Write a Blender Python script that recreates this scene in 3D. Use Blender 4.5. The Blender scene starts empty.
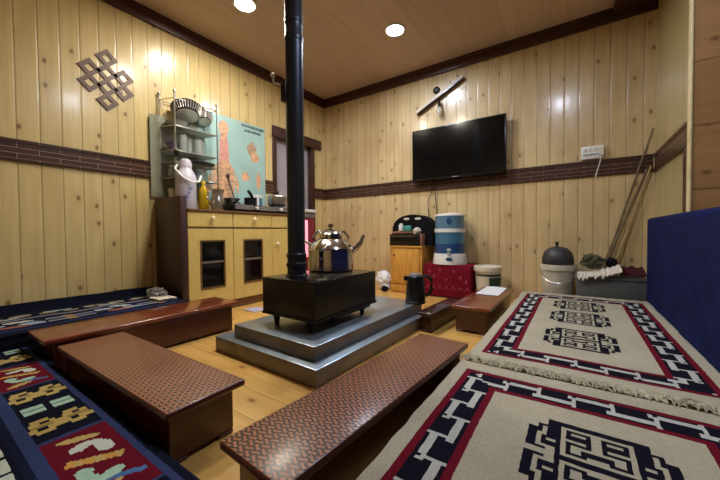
import bpy, bmesh, math, random
from mathutils import Vector, Matrix, noise
random.seed(7)
SC = bpy.context.scene
COL = SC.collection
PI = math.pi

# ------------------------------------------------------------------ materials
def lin(c):
    return tuple(((v/255)/12.92 if v/255 <= .04045 else ((v/255+.055)/1.055)**2.4) for v in c)

def new_mat(name):
    m = bpy.data.materials.new(name); m.use_nodes = True
    nt = m.node_tree
    b = nt.nodes['Principled BSDF']
    return m, nt, b

def N(nt, typ, **kw):
    n = nt.nodes.new(typ)
    for k, v in kw.items():
        if k.startswith('i_'):
            n.inputs[k[2:].replace('_', ' ')].default_value = v
        else:
            setattr(n, k, v)
    return n

def L(nt, a, b): nt.links.new(a, b)

def M2(nt, op, a, b=None, c=None):
    n = nt.nodes.new('ShaderNodeMath'); n.operation = op
    for i, v in enumerate((a, b, c)):
        if v is None: continue
        if isinstance(v, (int, float)): n.inputs[i].default_value = v
        else: L(nt, v, n.inputs[i])
    return n.outputs[0]

def mixc(nt, f, a, b, blend='MIX'):
    n = nt.nodes.new('ShaderNodeMix'); n.data_type = 'RGBA'; n.blend_type = blend
    if isinstance(f, (int, float)): n.inputs[0].default_value = f
    else: L(nt, f, n.inputs[0])
    for i, v in ((6, a), (7, b)):
        if isinstance(v, tuple): n.inputs[i].default_value = (*v[:3], 1)
        else: L(nt, v, n.inputs[i])
    return n.outputs[2]

def ramp(nt, f, stops):
    n = nt.nodes.new('ShaderNodeValToRGB')
    cr = n.color_ramp
    while len(cr.elements) < len(stops): cr.elements.new(.5)
    for e, (p, c) in zip(cr.elements, stops):
        e.position = p; e.color = (*c, 1)
    L(nt, f, n.inputs[0]); return n.outputs[0]

def simple(name, rgb, rough=.5, metal=0, var=.12, scale=18, bump=0, coat=0, trans=0, stretch=(1, 1, 1), emis=None, sheen=0, ior=None):
    m, nt, b = new_mat(name)
    c = lin(rgb)
    tc = N(nt, 'ShaderNodeTexCoord'); mp = N(nt, 'ShaderNodeMapping'); mp.inputs['Scale'].default_value = stretch
    L(nt, tc.outputs['Object'], mp.inputs[0])
    ns = N(nt, 'ShaderNodeTexNoise'); ns.inputs['Scale'].default_value = scale; ns.inputs['Detail'].default_value = 5
    L(nt, mp.outputs[0], ns.inputs['Vector'])
    col = ramp(nt, ns.outputs['Fac'], [(.3, tuple(v*(1-var) for v in c)), (.7, tuple(min(1, v*(1+var)) for v in c))])
    L(nt, col, b.inputs['Base Color'])
    b.inputs['Roughness'].default_value = rough; b.inputs['Metallic'].default_value = metal
    if rough >= .8: b.inputs['Specular IOR Level'].default_value = .12
    if coat: b.inputs['Coat Weight'].default_value = coat; b.inputs['Coat Roughness'].default_value = .15
    if trans: b.inputs['Transmission Weight'].default_value = trans
    if ior: b.inputs['IOR'].default_value = ior
    if sheen: b.inputs['Sheen Weight'].default_value = sheen
    if emis:
        b.inputs['Emission Color'].default_value = (*lin(emis[0]), 1); b.inputs['Emission Strength'].default_value = emis[1]
    if bump:
        bp = N(nt, 'ShaderNodeBump'); bp.inputs['Strength'].default_value = bump; bp.inputs['Distance'].default_value = .01
        L(nt, ns.outputs['Fac'], bp.inputs['Height']); L(nt, bp.outputs[0], b.inputs['Normal'])
    return m

def planks(name, along, across, width, base, dark, light, rough=.28, knots=True, stain=None, knotscale=1.9, coat=.5, groove=.03, seed=0.0):
    """boards: 'along'/'across' are 0,1,2 axes of the object coordinates"""
    m, nt, b = new_mat(name)
    tc = N(nt, 'ShaderNodeTexCoord'); sp = N(nt, 'ShaderNodeSeparateXYZ'); L(nt, tc.outputs['Object'], sp.inputs[0])
    u = sp.outputs[across]; v = sp.outputs[along]
    q = M2(nt, 'DIVIDE', M2(nt, 'ADD', u, 10+seed), width)
    pid = M2(nt, 'FLOOR', q); fr = M2(nt, 'FRACT', q)
    wn = N(nt, 'ShaderNodeTexWhiteNoise'); wn.noise_dimensions = '1D'; L(nt, pid, wn.inputs['W'])
    rnd = wn.outputs['Value']
    # grain coordinates, shifted per board
    cx = N(nt, 'ShaderNodeCombineXYZ')
    L(nt, M2(nt, 'ADD', u, M2(nt, 'MULTIPLY', rnd, 13.0)), cx.inputs[0])
    L(nt, M2(nt, 'ADD', v, M2(nt, 'MULTIPLY', rnd, 37.0)), cx.inputs[1])
    L(nt, M2(nt, 'MULTIPLY', pid, 1.37), cx.inputs[2])
    # knots from voronoi
    mk = N(nt, 'ShaderNodeMapping'); mk.inputs['Scale'].default_value = (9.0, knotscale*3.0, 1); L(nt, cx.outputs[0], mk.inputs[0])
    vo = N(nt, 'ShaderNodeTexVoronoi'); vo.voronoi_dimensions = '2D'; vo.inputs['Scale'].default_value = 1.0; L(nt, mk.outputs[0], vo.inputs['Vector'])
    d = vo.outputs['Distance']
    sc_ = N(nt, 'ShaderNodeSeparateColor'); L(nt, vo.outputs['Color'], sc_.inputs[0])
    keep = M2(nt, 'GREATER_THAN', sc_.outputs[0], .74)
    kn = M2(nt, 'MULTIPLY', M2(nt, 'SUBTRACT', 1.0, M2(nt, 'SMOOTH_MIN', M2(nt, 'DIVIDE', d, .13), 1.0, .2)), keep)
    halo = M2(nt, 'MULTIPLY', M2(nt, 'SUBTRACT', 1.0, M2(nt, 'MINIMUM', M2(nt, 'DIVIDE', d, .45), 1.0)), keep)
    # grain
    mg = N(nt, 'ShaderNodeMapping'); mg.inputs['Scale'].default_value = (38, 1.6, 1); L(nt, cx.outputs[0], mg.inputs[0])
    g = N(nt, 'ShaderNodeTexNoise'); g.inputs['Scale'].default_value = 1; g.inputs['Detail'].default_value = 6; g.inputs['Distortion'].default_value = .9
    L(nt, mg.outputs[0], g.inputs['Vector'])
    mb = N(nt, 'ShaderNodeMapping'); mb.inputs['Scale'].default_value = (6, 1.2, 1); L(nt, cx.outputs[0], mb.inputs[0])
    g2 = N(nt, 'ShaderNodeTexNoise'); g2.inputs['Scale'].default_value = 1; g2.inputs['Detail'].default_value = 3; L(nt, mb.outputs[0], g2.inputs['Vector'])
    cB, cD, cLt = lin(base), lin(dark), lin(light)
    col = ramp(nt, g.outputs['Fac'], [(.25, tuple(.86*x for x in cB)), (.5, cB), (.75, cLt)])
    col = mixc(nt, M2(nt, 'MULTIPLY', rnd, .4), col, tuple(x*.74 for x in cB))
    col = mixc(nt, ramp(nt, g2.outputs['Fac'], [(.5, (0, 0, 0)), (.75, (.45, .45, .45))]), col, tuple(.5*(x+y) for x, y in zip(cB, cD)))
    if knots:
        col = mixc(nt, M2(nt, 'MULTIPLY', halo, .4), col, tuple(.5*x+.5*y for x, y in zip(cB, cD)))
        col = mixc(nt, M2(nt, 'MINIMUM', M2(nt, 'MULTIPLY', kn, 1.3), 1.0), col, cD)
    if stain:
        ms = N(nt, 'ShaderNodeMapping'); ms.inputs['Scale'].default_value = (1.6, 1.6, 1.6); L(nt, tc.outputs['Object'], ms.inputs[0])
        st = N(nt, 'ShaderNodeTexNoise'); st.inputs['Scale'].default_value = 1; st.inputs['Detail'].default_value = 4; L(nt, ms.outputs[0], st.inputs['Vector'])
        col = mixc(nt, ramp(nt, st.outputs['Fac'], [(.45, (0, 0, 0)), (.7, (.5, .5, .5))]), col, lin(stain))
    e = M2(nt, 'MINIMUM', fr, M2(nt, 'SUBTRACT', 1.0, fr))
    gr = M2(nt, 'LESS_THAN', e, groove)
    col = mixc(nt, M2(nt, 'MULTIPLY', gr, .45), col, tuple(x*.35 for x in cD))
    L(nt, col, b.inputs['Base Color'])
    b.inputs['Roughness'].default_value = rough
    b.inputs['Coat Weight'].default_value = coat; b.inputs['Coat Roughness'].default_value = .16
    ht = M2(nt, 'ADD', M2(nt, 'MULTIPLY', M2(nt, 'MINIMUM', e, .08), 6.0), M2(nt, 'MULTIPLY', g2.outputs['Fac'], .55))
    bp = N(nt, 'ShaderNodeBump'); bp.inputs['Strength'].default_value = .45; bp.inputs['Distance'].default_value = .006
    L(nt, ht, bp.inputs['Height']); L(nt, bp.outputs[0], b.inputs['Normal']); bc = N(nt, 'ShaderNodeBump'); bc.inputs['Strength'].default_value = .12; bc.inputs['Distance'].default_value = .006; L(nt, ht, bc.inputs['Height']); L(nt, bc.outputs[0], b.inputs['Coat Normal'])
    return m

def bricked(name, horiz, base, line, bw=.19, rh=.031, dark=None):
    """dark wainscot band with thin pale brick lines; horiz = axis index that runs along the wall"""
    m, nt, b = new_mat(name)
    tc = N(nt, 'ShaderNodeTexCoord'); sp = N(nt, 'ShaderNodeSeparateXYZ'); L(nt, tc.outputs['Object'], sp.inputs[0])
    cx = N(nt, 'ShaderNodeCombineXYZ'); L(nt, sp.outputs[horiz], cx.inputs[0]); L(nt, M2(nt, 'SUBTRACT', sp.outputs[2], 1.0605), cx.inputs[1])
    br = N(nt, 'ShaderNodeTexBrick'); br.offset = .5
    br.inputs['Scale'].default_value = 1; br.inputs['Brick Width'].default_value = bw; br.inputs['Row Height'].default_value = rh
    br.inputs['Mortar Size'].default_value = .0016; br.inputs['Mortar Smooth'].default_value = .2
    c = lin(base)
    br.inputs['Color1'].default_value = (*c, 1); br.inputs['Color2'].default_value = (*[x*.75 for x in c], 1); br.inputs['Mortar'].default_value = (*lin(line), 1)
    L(nt, cx.outputs[0], br.inputs['Vector'])
    L(nt, br.outputs['Color'], b.inputs['Base Color']); b.inputs['Roughness'].default_value = .35
    return m

def woven(name):
    """red-brown table top carved with rows of small oblong dimples"""
    m, nt, b = new_mat(name)
    tc = N(nt, 'ShaderNodeTexCoord')
    sp = N(nt, 'ShaderNodeSeparateXYZ'); L(nt, tc.outputs['Object'], sp.inputs[0])
    cx = N(nt, 'ShaderNodeCombineXYZ'); L(nt, sp.outputs[0], cx.inputs[0]); L(nt, M2(nt, 'ADD', sp.outputs[1], M2(nt, 'MULTIPLY', M2(nt, 'SINE', M2(nt, 'MULTIPLY', sp.outputs[0], 273.2)), .0026)), cx.inputs[1])
    mp = N(nt, 'ShaderNodeMapping'); mp.inputs['Rotation'].default_value = (0, 0, .0); L(nt, cx.outputs[0], mp.inputs[0])
    br = N(nt, 'ShaderNodeTexBrick'); br.offset = .5
    br.inputs['Scale'].default_value = 1; br.inputs['Brick Width'].default_value = .023; br.inputs['Row Height'].default_value = .0118
    br.inputs['Mortar Size'].default_value = .0034; br.inputs['Mortar Smooth'].default_value = .6
    L(nt, mp.outputs[0], br.inputs['Vector'])
    f = M2(nt, 'SUBTRACT', 1.0, br.outputs['Fac'])
    ns = N(nt, 'ShaderNodeTexNoise'); ns.inputs['Scale'].default_value = 6; L(nt, tc.outputs['Object'], ns.inputs['Vector'])
    hi = mixc(nt, ns.outputs['Fac'], lin((164, 102, 68)), lin((188, 122, 84)))
    col = mixc(nt, f, lin((48, 18, 12)), hi)
    # plain edge where the vertical faces are
    ge = N(nt, 'ShaderNodeNewGeometry'); sg = N(nt, 'ShaderNodeSeparateXYZ'); L(nt, ge.outputs['Normal'], sg.inputs[0])
    up = M2(nt, 'GREATER_THAN', sg.outputs[2], .9)
    col = mixc(nt, up, lin((76, 26, 20)), col)
    L(nt, col, b.inputs['Base Color']); b.inputs['Roughness'].default_value = .38
    b.inputs['Coat Weight'].default_value = .3; b.inputs['Coat Roughness'].default_value = .22
    bp = N(nt, 'ShaderNodeBump'); bp.inputs['Strength'].default_value = .5; bp.inputs['Distance'].default_value = .003
    L(nt, M2(nt, 'MULTIPLY', f, up), bp.inputs['Height']); L(nt, bp.outputs[0], b.inputs['Normal'])
    return m

def pile(name, rough=.95):
    """woven rug: colour from the rug's own pattern attribute, fuzzy pile bump"""
    m, nt, b = new_mat(name)
    at = N(nt, 'ShaderNodeAttribute'); at.attribute_name = 'dye'
    tc = N(nt, 'ShaderNodeTexCoord')
    ns = N(nt, 'ShaderNodeTexNoise'); ns.inputs['Scale'].default_value = 160; ns.inputs['Detail'].default_value = 3; L(nt, tc.outputs['Object'], ns.inputs['Vector'])
    n2 = N(nt, 'ShaderNodeTexNoise'); n2.inputs['Scale'].default_value = 7; n2.inputs['Detail'].default_value = 4; L(nt, tc.outputs['Object'], n2.inputs['Vector'])
    v = M2(nt, 'ADD', M2(nt, 'MULTIPLY', ns.outputs['Fac'], .5), M2(nt, 'MULTIPLY', n2.outputs['Fac'], .45))
    gy = ramp(nt, v, [(.25, (.7, .7, .7)), (.75, (1.12, 1.12, 1.12))])
    L(nt, mixc(nt, 1.0, at.outputs['Color'], gy, 'MULTIPLY'), b.inputs['Base Color'])
    b.inputs['Roughness'].default_value = rough; b.inputs['Specular IOR Level'].default_value = .08
    bp = N(nt, 'ShaderNodeBump'); bp.inputs['Strength'].default_value = .5; bp.inputs['Distance'].default_value = .004
    L(nt, ns.outputs['Fac'], bp.inputs['Height']); L(nt, bp.outputs[0], b.inputs['Normal'])
    return m

MT = {}
MT['pine_left'] = planks('varnished pine boards left', 2, 1, .1, (222, 198, 138), (126, 88, 46), (232, 212, 158), seed=.052, rough=.3)
MT['pine_back'] = planks('varnished pine boards back', 2, 0, .1, (220, 194, 144), (124, 86, 48), (230, 210, 164), seed=.083, stain=(168, 132, 90), rough=.3)
MT['pine_right'] = planks('pine boards right', 2, 1, .1, (196, 180, 126), (128, 98, 54), (210, 194, 142), knots=False, rough=.35)
MT['ply_right'] = planks('brown boards right', 0, 2, .3, (182, 138, 92), (120, 82, 48), (194, 150, 102), rough=.4, coat=.2, groove=.015)
MT['floorboards'] = planks('yellow pine floorboards', 0, 1, .125, (226, 176, 96), (132, 76, 34), (238, 194, 116), rough=.32, knotscale=1.5, groove=.016, seed=.02)
MT['ceiling'] = planks('ceiling ply', 1, 0, .61, (196, 170, 146), (172, 144, 118), (204, 180, 154), knots=False, rough=.55, coat=0, groove=.002)
MT['band_x'] = bricked('brick lined band back', 0, (62, 34, 26), (150, 118, 92))
MT['band_y'] = bricked('brick lined band left', 1, (66, 38, 28), (165, 135, 108))
MT['dark_trim'] = simple('dark red brown trim', (64, 34, 26), .4, var=.25, scale=9, stretch=(1, 1, 1))
MT['light_trim'] = simple('pale pine strip', (226, 208, 160), .4)
MT['mahog'] = simple('red brown varnished wood', (70, 25, 22), .32, var=.3, scale=14, stretch=(1, 1, 6), coat=.4)
MT['mahog_dark'] = simple('dark brown varnished wood', (50, 24, 22), .3, var=.25, scale=14, coat=.4)
MT['mahog_top'] = simple('plain red brown table top', (118, 54, 34), .25, var=.22, scale=10, stretch=(7, 1, 1), coat=.6)
MT['woven'] = woven('carved table top')
MT['zinc'] = simple('galvanised sheet steel', (164, 178, 190), .3, .7, var=.18, scale=7)
MT['zinc_side'] = simple('dull sheet steel edge', (122, 116, 112), .5, .3, var=.2, scale=9)
MT['black_iron'] = simple('black painted iron', (22, 21, 22), .42, .3, var=.3, scale=12, bump=.05)
MT['iron_top'] = simple('worn iron top', (46, 46, 50), .22, .7, var=.35, scale=8)
MT['pipe'] = simple('dark blue grey flue steel', (44, 48, 60), .4, .55, var=.3, scale=7, stretch=(1, 1, .4))
MT['steel'] = simple('polished steel', (205, 200, 192), .14, 1, var=.04)
MT['steel_dull'] = simple('brushed steel', (190, 186, 180), .3, 1, var=.1)
MT['black_plastic'] = simple('black plastic', (14, 14, 15), .3, var=.2)
MT['black_gloss'] = simple('black gloss screen', (7, 8, 10), .12, var=.1)
MT['black_cloth'] = simple('black fabric', (16, 15, 17), .8, var=.25, bump=.2, scale=60)
MT['grey_plastic'] = simple('grey plastic', (120, 120, 122), .45)
MT['silver'] = simple('silver paint', (175, 175, 178), .35, .4)
MT['cab_front'] = simple('pale yellow laminate', (214, 188, 112), .42, var=.08, scale=12, stretch=(8, 8, 1))
MT['cab_side'] = simple('dark wine laminate', (62, 36, 40), .45, var=.12)
MT['cab_edge'] = simple('brown edging', (104, 74, 42), .45)
MT['dark_inside'] = simple('dark interior', (14, 12, 12), .8)
MT['dark_glass'] = simple('dark tinted glass', (12, 12, 13), .08)
MT['cream_knob'] = simple('cream knob', (236, 220, 176), .35)
MT['orange_wood'] = simple('honey pine', (206, 152, 70), .38, var=.16, scale=10, stretch=(6, 6, 1), coat=.3)
MT['white_plastic'] = simple('white plastic', (226, 226, 224), .35, var=.03)
MT['warm_white'] = simple('off white plastic', (214, 206, 188), .45, var=.06)
MT['grimy_white'] = simple('grimy white plastic', (190, 182, 164), .55, var=.25, scale=9)
MT['blue_plastic'] = simple('translucent blue plastic', (64, 116, 150), .22, var=.12, scale=5, coat=.3)
MT['blue_deep'] = simple('deep blue plastic', (38, 76, 128), .2, var=.1, coat=.3)
MT['blue_pale'] = simple('pale steel blue plastic', (88, 126, 154), .25, var=.1, coat=.3)
MT['green_label'] = simple('dark green label', (34, 66, 52), .5, var=.25, scale=30)
MT['maroon'] = simple('maroon cloth', (112, 18, 36), .85, var=.2, scale=25)
MT['maroon_print'] = simple('rose print', (152, 62, 78), .85)
MT['maroon_dark'] = simple('dark maroon cloth', (70, 28, 34), .9, bump=.4, var=.3)
MT['olive'] = simple('olive cloth', (82, 80, 62), .9, bump=.5, var=.35, scale=14)
MT['white_cloth'] = simple('white lace cloth', (214, 206, 190), .9, bump=.3, var=.12, scale=40)
MT['tin'] = simple('grey painted tin', (96, 98, 98), .5, .2, var=.18, scale=7)
MT['blue_cloth'] = simple('royal blue cloth', (19, 28, 76), .9, var=.25, scale=9, bump=.25)
MT['beige_cloth'] = simple('beige mattress cloth', (160, 136, 92), .9, var=.1, scale=40)
MT['navy_cloth'] = simple('navy cloth', (12, 13, 26), .9, var=.2)
MT['dark_pot'] = simple('dark grey enamel', (58, 56, 60), .5, .2, var=.2)
MT['bamboo'] = simple('weathered stick', (110, 92, 62), .6, var=.3, scale=14)
MT['bamboo_pale'] = simple('pale stick', (170, 144, 96), .6, var=.25, scale=14)
MT['paper'] = simple('white paper', (232, 232, 238), .6, var=.03)
MT['plastic_bag'] = simple('crumpled clear plastic', (200, 204, 208), .25, var=.15, scale=20, trans=.35)
MT['glass'] = simple('clear glass', (226, 232, 230), .08, trans=.72, var=0, ior=1.3)
MT['shelf_glass'] = simple('frosted shelf glass', (214, 224, 216), .2, trans=.6, var=0, ior=1.2)
MT['pane_grey'] = simple('lilac grey frosted pane', (168, 160, 168), .4, var=.05)
MT['poster'] = simple('pale teal poster print', (160, 194, 190), .3, var=.08, scale=6)
MT['poster_orange'] = simple('orange anatomy print', (214, 166, 130), .35, var=.3, scale=28)
MT['poster_red'] = simple('rose anatomy print', (208, 150, 138), .35, var=.28, scale=50)
MT['poster_brown'] = simple('tan anatomy print', (176, 148, 120), .35, var=.3, scale=50)
MT['poster_text'] = simple('dark poster print', (46, 66, 66), .4)
MT['clear_sheet'] = simple('cloudy plastic sheet', (168, 172, 150), .25, trans=.25, var=.05)
MT['knot'] = simple('matt brown plaque', (96, 66, 50), .4, var=.1)
MT['flask'] = simple('lilac white flask', (206, 200, 214), .3, var=.05)
MT['flask_blue'] = simple('blue flower print', (108, 132, 176), .35, var=.2, scale=30)
MT['oil'] = simple('yellow oil bottle', (206, 168, 30), .12, trans=.3, var=.05)
MT['yellow_cap'] = simple('yellow cap', (222, 190, 60), .4)
MT['dark_red'] = simple('dark red knob', (60, 14, 18), .4)
MT['slate'] = simple('dark striped enamel', (52, 52, 56), .3, .3)
MT['pale_rim'] = simple('pale enamel', (168, 164, 158), .3, .3)
MT['plum_cup'] = simple('plum glaze', (92, 80, 112), .3, var=.2)
MT['pink_glow'] = simple('lit pink panel', (236, 150, 170), .4, var=.05, emis=((255, 140, 158), 1.4))
MT['red_frame'] = simple('red panel frame', (120, 20, 40), .4)
MT['stone_white'] = simple('white worktop', (216, 214, 210), .35, var=.04)
MT['stone_grey'] = simple('grey apron', (112, 112, 116), .5)
MT['rug_light'] = pile('hand knotted cream rug')
MT['rug_dark'] = pile('hand knotted navy rug')
MT['fringe'] = simple('cream wool fringe', (190, 184, 160), .95, var=.2, scale=50)
MT['cord'] = simple('black cord', (20, 19, 20), .5)
MT['white_cord'] = simple('white cord', (214, 208, 196), .5)
MT['teal_box'] = simple('teal pack', (64, 142, 140), .5)
MT['brown_cloth'] = simple('brown cloth', (150, 104, 80), .8, bump=.2)
MT['lamp_ring'] = simple('white lamp ring', (220, 216, 208), .4)
MT['batten'] = simple('grey batten', (214, 204, 186), .45, var=.08)
MT['lilac_sheet'] = simple('pale lilac sheet', (176, 172, 196), .5)

def lamp_mat(name, rgb, s):
    m, nt, b = new_mat(name)
    b.inputs['Base Color'].default_value = (.9, .9, .9, 1)
    b.inputs['Emission Color'].default_value = (*lin(rgb), 1); b.inputs['Emission Strength'].default_value = s
    return m
LAMP = 410
MT['lamp_warm'] = lamp_mat('warm white lamp', (255, 246, 228), LAMP)
MT['lamp_cool'] = lamp_mat('cool white lamp', (224, 236, 255), LAMP)

# ------------------------------------------------------------------ mesh builder
class MB:
    def __init__(s): s.bm = bmesh.new()
    def box(s, x0, x1, y0, y1, z0, z1, bev=0, seg=2, mat=None):
        r = bmesh.ops.create_cube(s.bm, size=1)
        vs = r['verts']
        for v in vs:
            v.co = Vector(((x0+x1)/2+v.co.x*(x1-x0), (y0+y1)/2+v.co.y*(y1-y0), (z0+z1)/2+v.co.z*(z1-z0)))
            if mat is not None: v.co = mat @ v.co
        if bev:
            es = list({e for v in vs for e in v.link_edges})
            bmesh.ops.bevel(s.bm, geom=es, offset=bev, segments=seg, affect='EDGES', profile=.5)
        return s
    def lathe(s, prof, c=(0, 0, 0), seg=32, axis=None, a0=0, a1=2*PI):
        c = Vector(c); full = abs(a1-a0-2*PI) < 1e-6
        R = Matrix.Identity(3)
        if axis is not None: R = Vector((0, 0, 1)).rotation_difference(Vector(axis)).to_matrix()
        rings = []
        n = seg if full else seg+1
        for r, z in prof:
            if r < 1e-5: rings.append([s.bm.verts.new(c+R@Vector((0, 0, z)))])
            else: rings.append([s.bm.verts.new(c+R@Vector((r*math.cos(a0+(a1-a0)*i/seg), r*math.sin(a0+(a1-a0)*i/seg), z))) for i in range(n)])
        for a, b in zip(rings, rings[1:]):
            m = seg
            for i in range(m):
                j = (i+1) % n
                if len(a) == 1 and len(b) == 1: continue
                if len(a) == 1: s.bm.faces.new((a[0], b[i], b[j]))
                elif len(b) == 1: s.bm.faces.new((a[i], b[0], a[j]))
                else: s.bm.faces.new((a[i], b[i], b[j], a[j]))
        return s
    def cyl(s, p0, p1, r, r1=None, seg=16):
        p0, p1 = Vector(p0), Vector(p1); h = (p1-p0).length
        r1 = r if r1 is None else r1
        return s.lathe([(0, 0), (r, 0), (r1, h), (0, h)], p0, seg, (p1-p0).normalized())
    def tube(s, pts, r, seg=8, radii=None):
        pts = [Vector(p) for p in pts]
        rings = []
        up = Vector((0, 0, 1))
        for i, p in enumerate(pts):
            t = (pts[min(i+1, len(pts)-1)]-pts[max(i-1, 0)]).normalized()
            a = t.cross(up)
            if a.length < 1e-3: a = t.cross(Vector((1, 0, 0)))
            a.normalize(); b = t.cross(a)
            rr = radii[i] if radii else r
            rings.append([s.bm.verts.new(p+rr*(a*math.cos(2*PI*k/seg)+b*math.sin(2*PI*k/seg))) for k in range(seg)])
        for a, b in zip(rings, rings[1:]):
            for k in range(seg): s.bm.faces.new((a[k], a[(k+1) % seg], b[(k+1) % seg], b[k]))
        s.bm.faces.new(rings[0][::-1]); s.bm.faces.new(rings[-1])
        return s
    def prism(s, pts, fn, d0, d1):
        """2-D outline extruded; fn(a,b,d) -> xyz"""
        f0 = [s.bm.verts.new(fn(a, b, d0)) for a, b in pts]; f1 = [s.bm.verts.new(fn(a, b, d1)) for a, b in pts]
        n = len(pts)
        s.bm.faces.new(f0[::-1]); s.bm.faces.new(f1)
        for i in range(n): s.bm.faces.new((f0[i], f0[(i+1) % n], f1[(i+1) % n], f1[i]))
        return s
    def ring(s, outer, inner, fn, d0, d1):
        n = len(outer)
        V = [[s.bm.verts.new(fn(a, b, d)) for a, b in P] for P in (outer, inner) for d in (d0, d1)]
        o0, o1, i0, i1 = V
        for i in range(n):
            j = (i+1) % n
            s.bm.faces.new((o1[i], o1[j], i1[j], i1[i])); s.bm.faces.new((o0[j], o0[i], i0[i], i0[j]))
            s.bm.faces.new((o0[i], o0[j], o1[j], o1[i])); s.bm.faces.new((i0[j], i0[i], i1[i], i1[j]))
        return s
    def blob(s, c, rx, ry, rz, amp=.15, freq=6, sub=4, flat=None):
        r = bmesh.ops.create_icosphere(s.bm, subdivisions=sub, radius=1)
        c = Vector(c)
        for v in r['verts']:
            d = v.co.copy()
            k = 1+amp*(noise.noise(d*freq*.5+c*7)+.6*abs(noise.noise(d*freq+c*3)))
            v.co = c+Vector((d.x*rx*k, d.y*ry*k, d.z*rz*k))
            if flat is not None and v.co.z < flat: v.co.z = flat+.2*(v.co.z-flat)*0
        return s
    def sheet(s, fn, nu, nv, thick=.003):
        """fn(u,v)->xyz ; a cloth or sheet with thickness"""
        g = [[Vector(fn(i/nu, j/nv)) for j in range(nv+1)] for i in range(nu+1)]
        top = [[None]*(nv+1) for _ in range(nu+1)]; bot = [[None]*(nv+1) for _ in range(nu+1)]
        for i in range(nu+1):
            for j in range(nv+1):
                a = g[min(i+1, nu)][j]-g[max(i-1, 0)][j]; b = g[i][min(j+1, nv)]-g[i][max(j-1, 0)]
                n = a.cross(b)
                n = n.normalized() if n.length > 1e-9 else Vector((0, 0, 1))
                top[i][j] = s.bm.verts.new(g[i][j]+n*thick/2); bot[i][j] = s.bm.verts.new(g[i][j]-n*thick/2)
        for i in range(nu):
            for j in range(nv):
                s.bm.faces.new((top[i][j], top[i+1][j], top[i+1][j+1], top[i][j+1]))
                s.bm.faces.new((bot[i][j], bot[i][j+1], bot[i+1][j+1], bot[i+1][j]))
        for i in range(nu):
            for j in (0, nv): s.bm.faces.new((top[i][j], bot[i][j], bot[i+1][j], top[i+1][j]))
        for j in range(nv):
            for i in (0, nu): s.bm.faces.new((top[i][j], top[i][j+1], bot[i][j+1], bot[i][j]))
        return s
    def build(s, name, mat, parent=None, local=False, angle=35):
        bmesh.ops.recalc_face_normals(s.bm, faces=s.bm.faces)
        me = bpy.data.meshes.new(name)
        if parent is not None and not local:
            off = Vector(parent.location); p = parent.parent
            while p is not None: off += Vector(p.location); p = p.parent
            for v in s.bm.verts: v.co -= off
        s.bm.to_mesh(me); s.bm.free()
        me.shade_smooth(); me.set_sharp_from_angle(angle=math.radians(angle))
        o = bpy.data.objects.new(name, me); COL.objects.link(o)
        me.materials.append(MT[mat] if isinstance(mat, str) else mat)
        if parent is not None: o.parent = parent
        return o

def tag(o, label, cat, group=None):
    o['label'] = label; o['category'] = cat
    if group: o['group'] = group
    return o
def thing(name, loc, label, cat, rz=0, group=None):
    o = bpy.data.objects.new(name, None); COL.objects.link(o)
    o.location = loc; o.rotation_euler = (0, 0, rz); o.empty_display_size = .05
    return tag(o, label, cat, group)
def struct(o): o['kind'] = 'structure'; return o
def dup(root, loc, label, rz=0, group=None):
    r = root.copy(); COL.objects.link(r); r.location = loc; r.rotation_euler = (0, 0, rz); r['label'] = label
    if group: r['group'] = group
    for ch in list(root.children):
        c = ch.copy(); COL.objects.link(c); c.parent = r
        for g in list(ch.children):
            d = g.copy(); COL.objects.link(d); d.parent = c
    return r

# ------------------------------------------------------------------ room shell
W, ZC, YF = 3.187, 2.319, -3.95
ZT, ZB, ZL = 1.1715, 1.043, 2.216
struct(MB().box(-.1, 4.3, YF-.1, .1, -.1, 0).build('floor', 'floorboards'))
struct(MB().box(-.1, 4.3, YF-.1, .1, ZC, ZC+.1).build('ceiling', 'ceiling'))
WY0, WY1, WZ0, WZ1 = -.85, -.215, .45, 1.74          # window in the left wall
b = MB()
b.box(-.1, 0, YF-.1, WY0, 0, ZC); b.box(-.1, 0, WY1, .1, 0, ZC); b.box(-.1, 0, WY0, WY1, 0, WZ0); b.box(-.1, 0, WY0, WY1, WZ1, ZC)
struct(b.build('wall_left', 'pine_left'))
struct(MB().box(0, W, 0, .1, 0, ZC).build('wall_back', 'pine_back'))
struct(MB().box(0, 4.2, YF-.1, YF, 0, ZC).build('wall_front', 'pine_back'))
b = MB(); b.box(W, W+.1, -.9895, .1, 0, ZC); b.box(4.2, 4.3, YF, -1.031, 0, ZC)
wr = struct(b.build('wall_right', 'pine_right'))
struct(MB().box(W-.03, 4.3, -1.03, -.99, 0, ZC).build('wall_recess', 'ply_right'))
struct(MB().box(W-.04, W-.0305, -1.036, -.985, 0, ZC, .003).build('trim_2', 'light_trim'))
# cornices
struct(MB().box(.0005, .022, YF, -.022, ZL, ZC-.0005, .004).box(.0005, .03, YF, -.03, ZL+.075, ZC-.0005, .004).build('trim_3', 'dark_trim'))
struct(MB().box(.0005, W-.26, -.022, -.0005, ZL, ZC-.0005, .004).box(.03, W-.26, -.03, -.0005, ZL+.075, ZC-.0005, .004).build('trim_4', 'dark_trim'))
struct(MB().box(W-.26, W-.0005, YF, -.0005, ZL+.035, ZC-.0005, .004).box(W-.26, W-.0005, -.022, -.0005, ZL, ZL+.04, .003).build('trim_5', 'dark_trim'))
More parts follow.
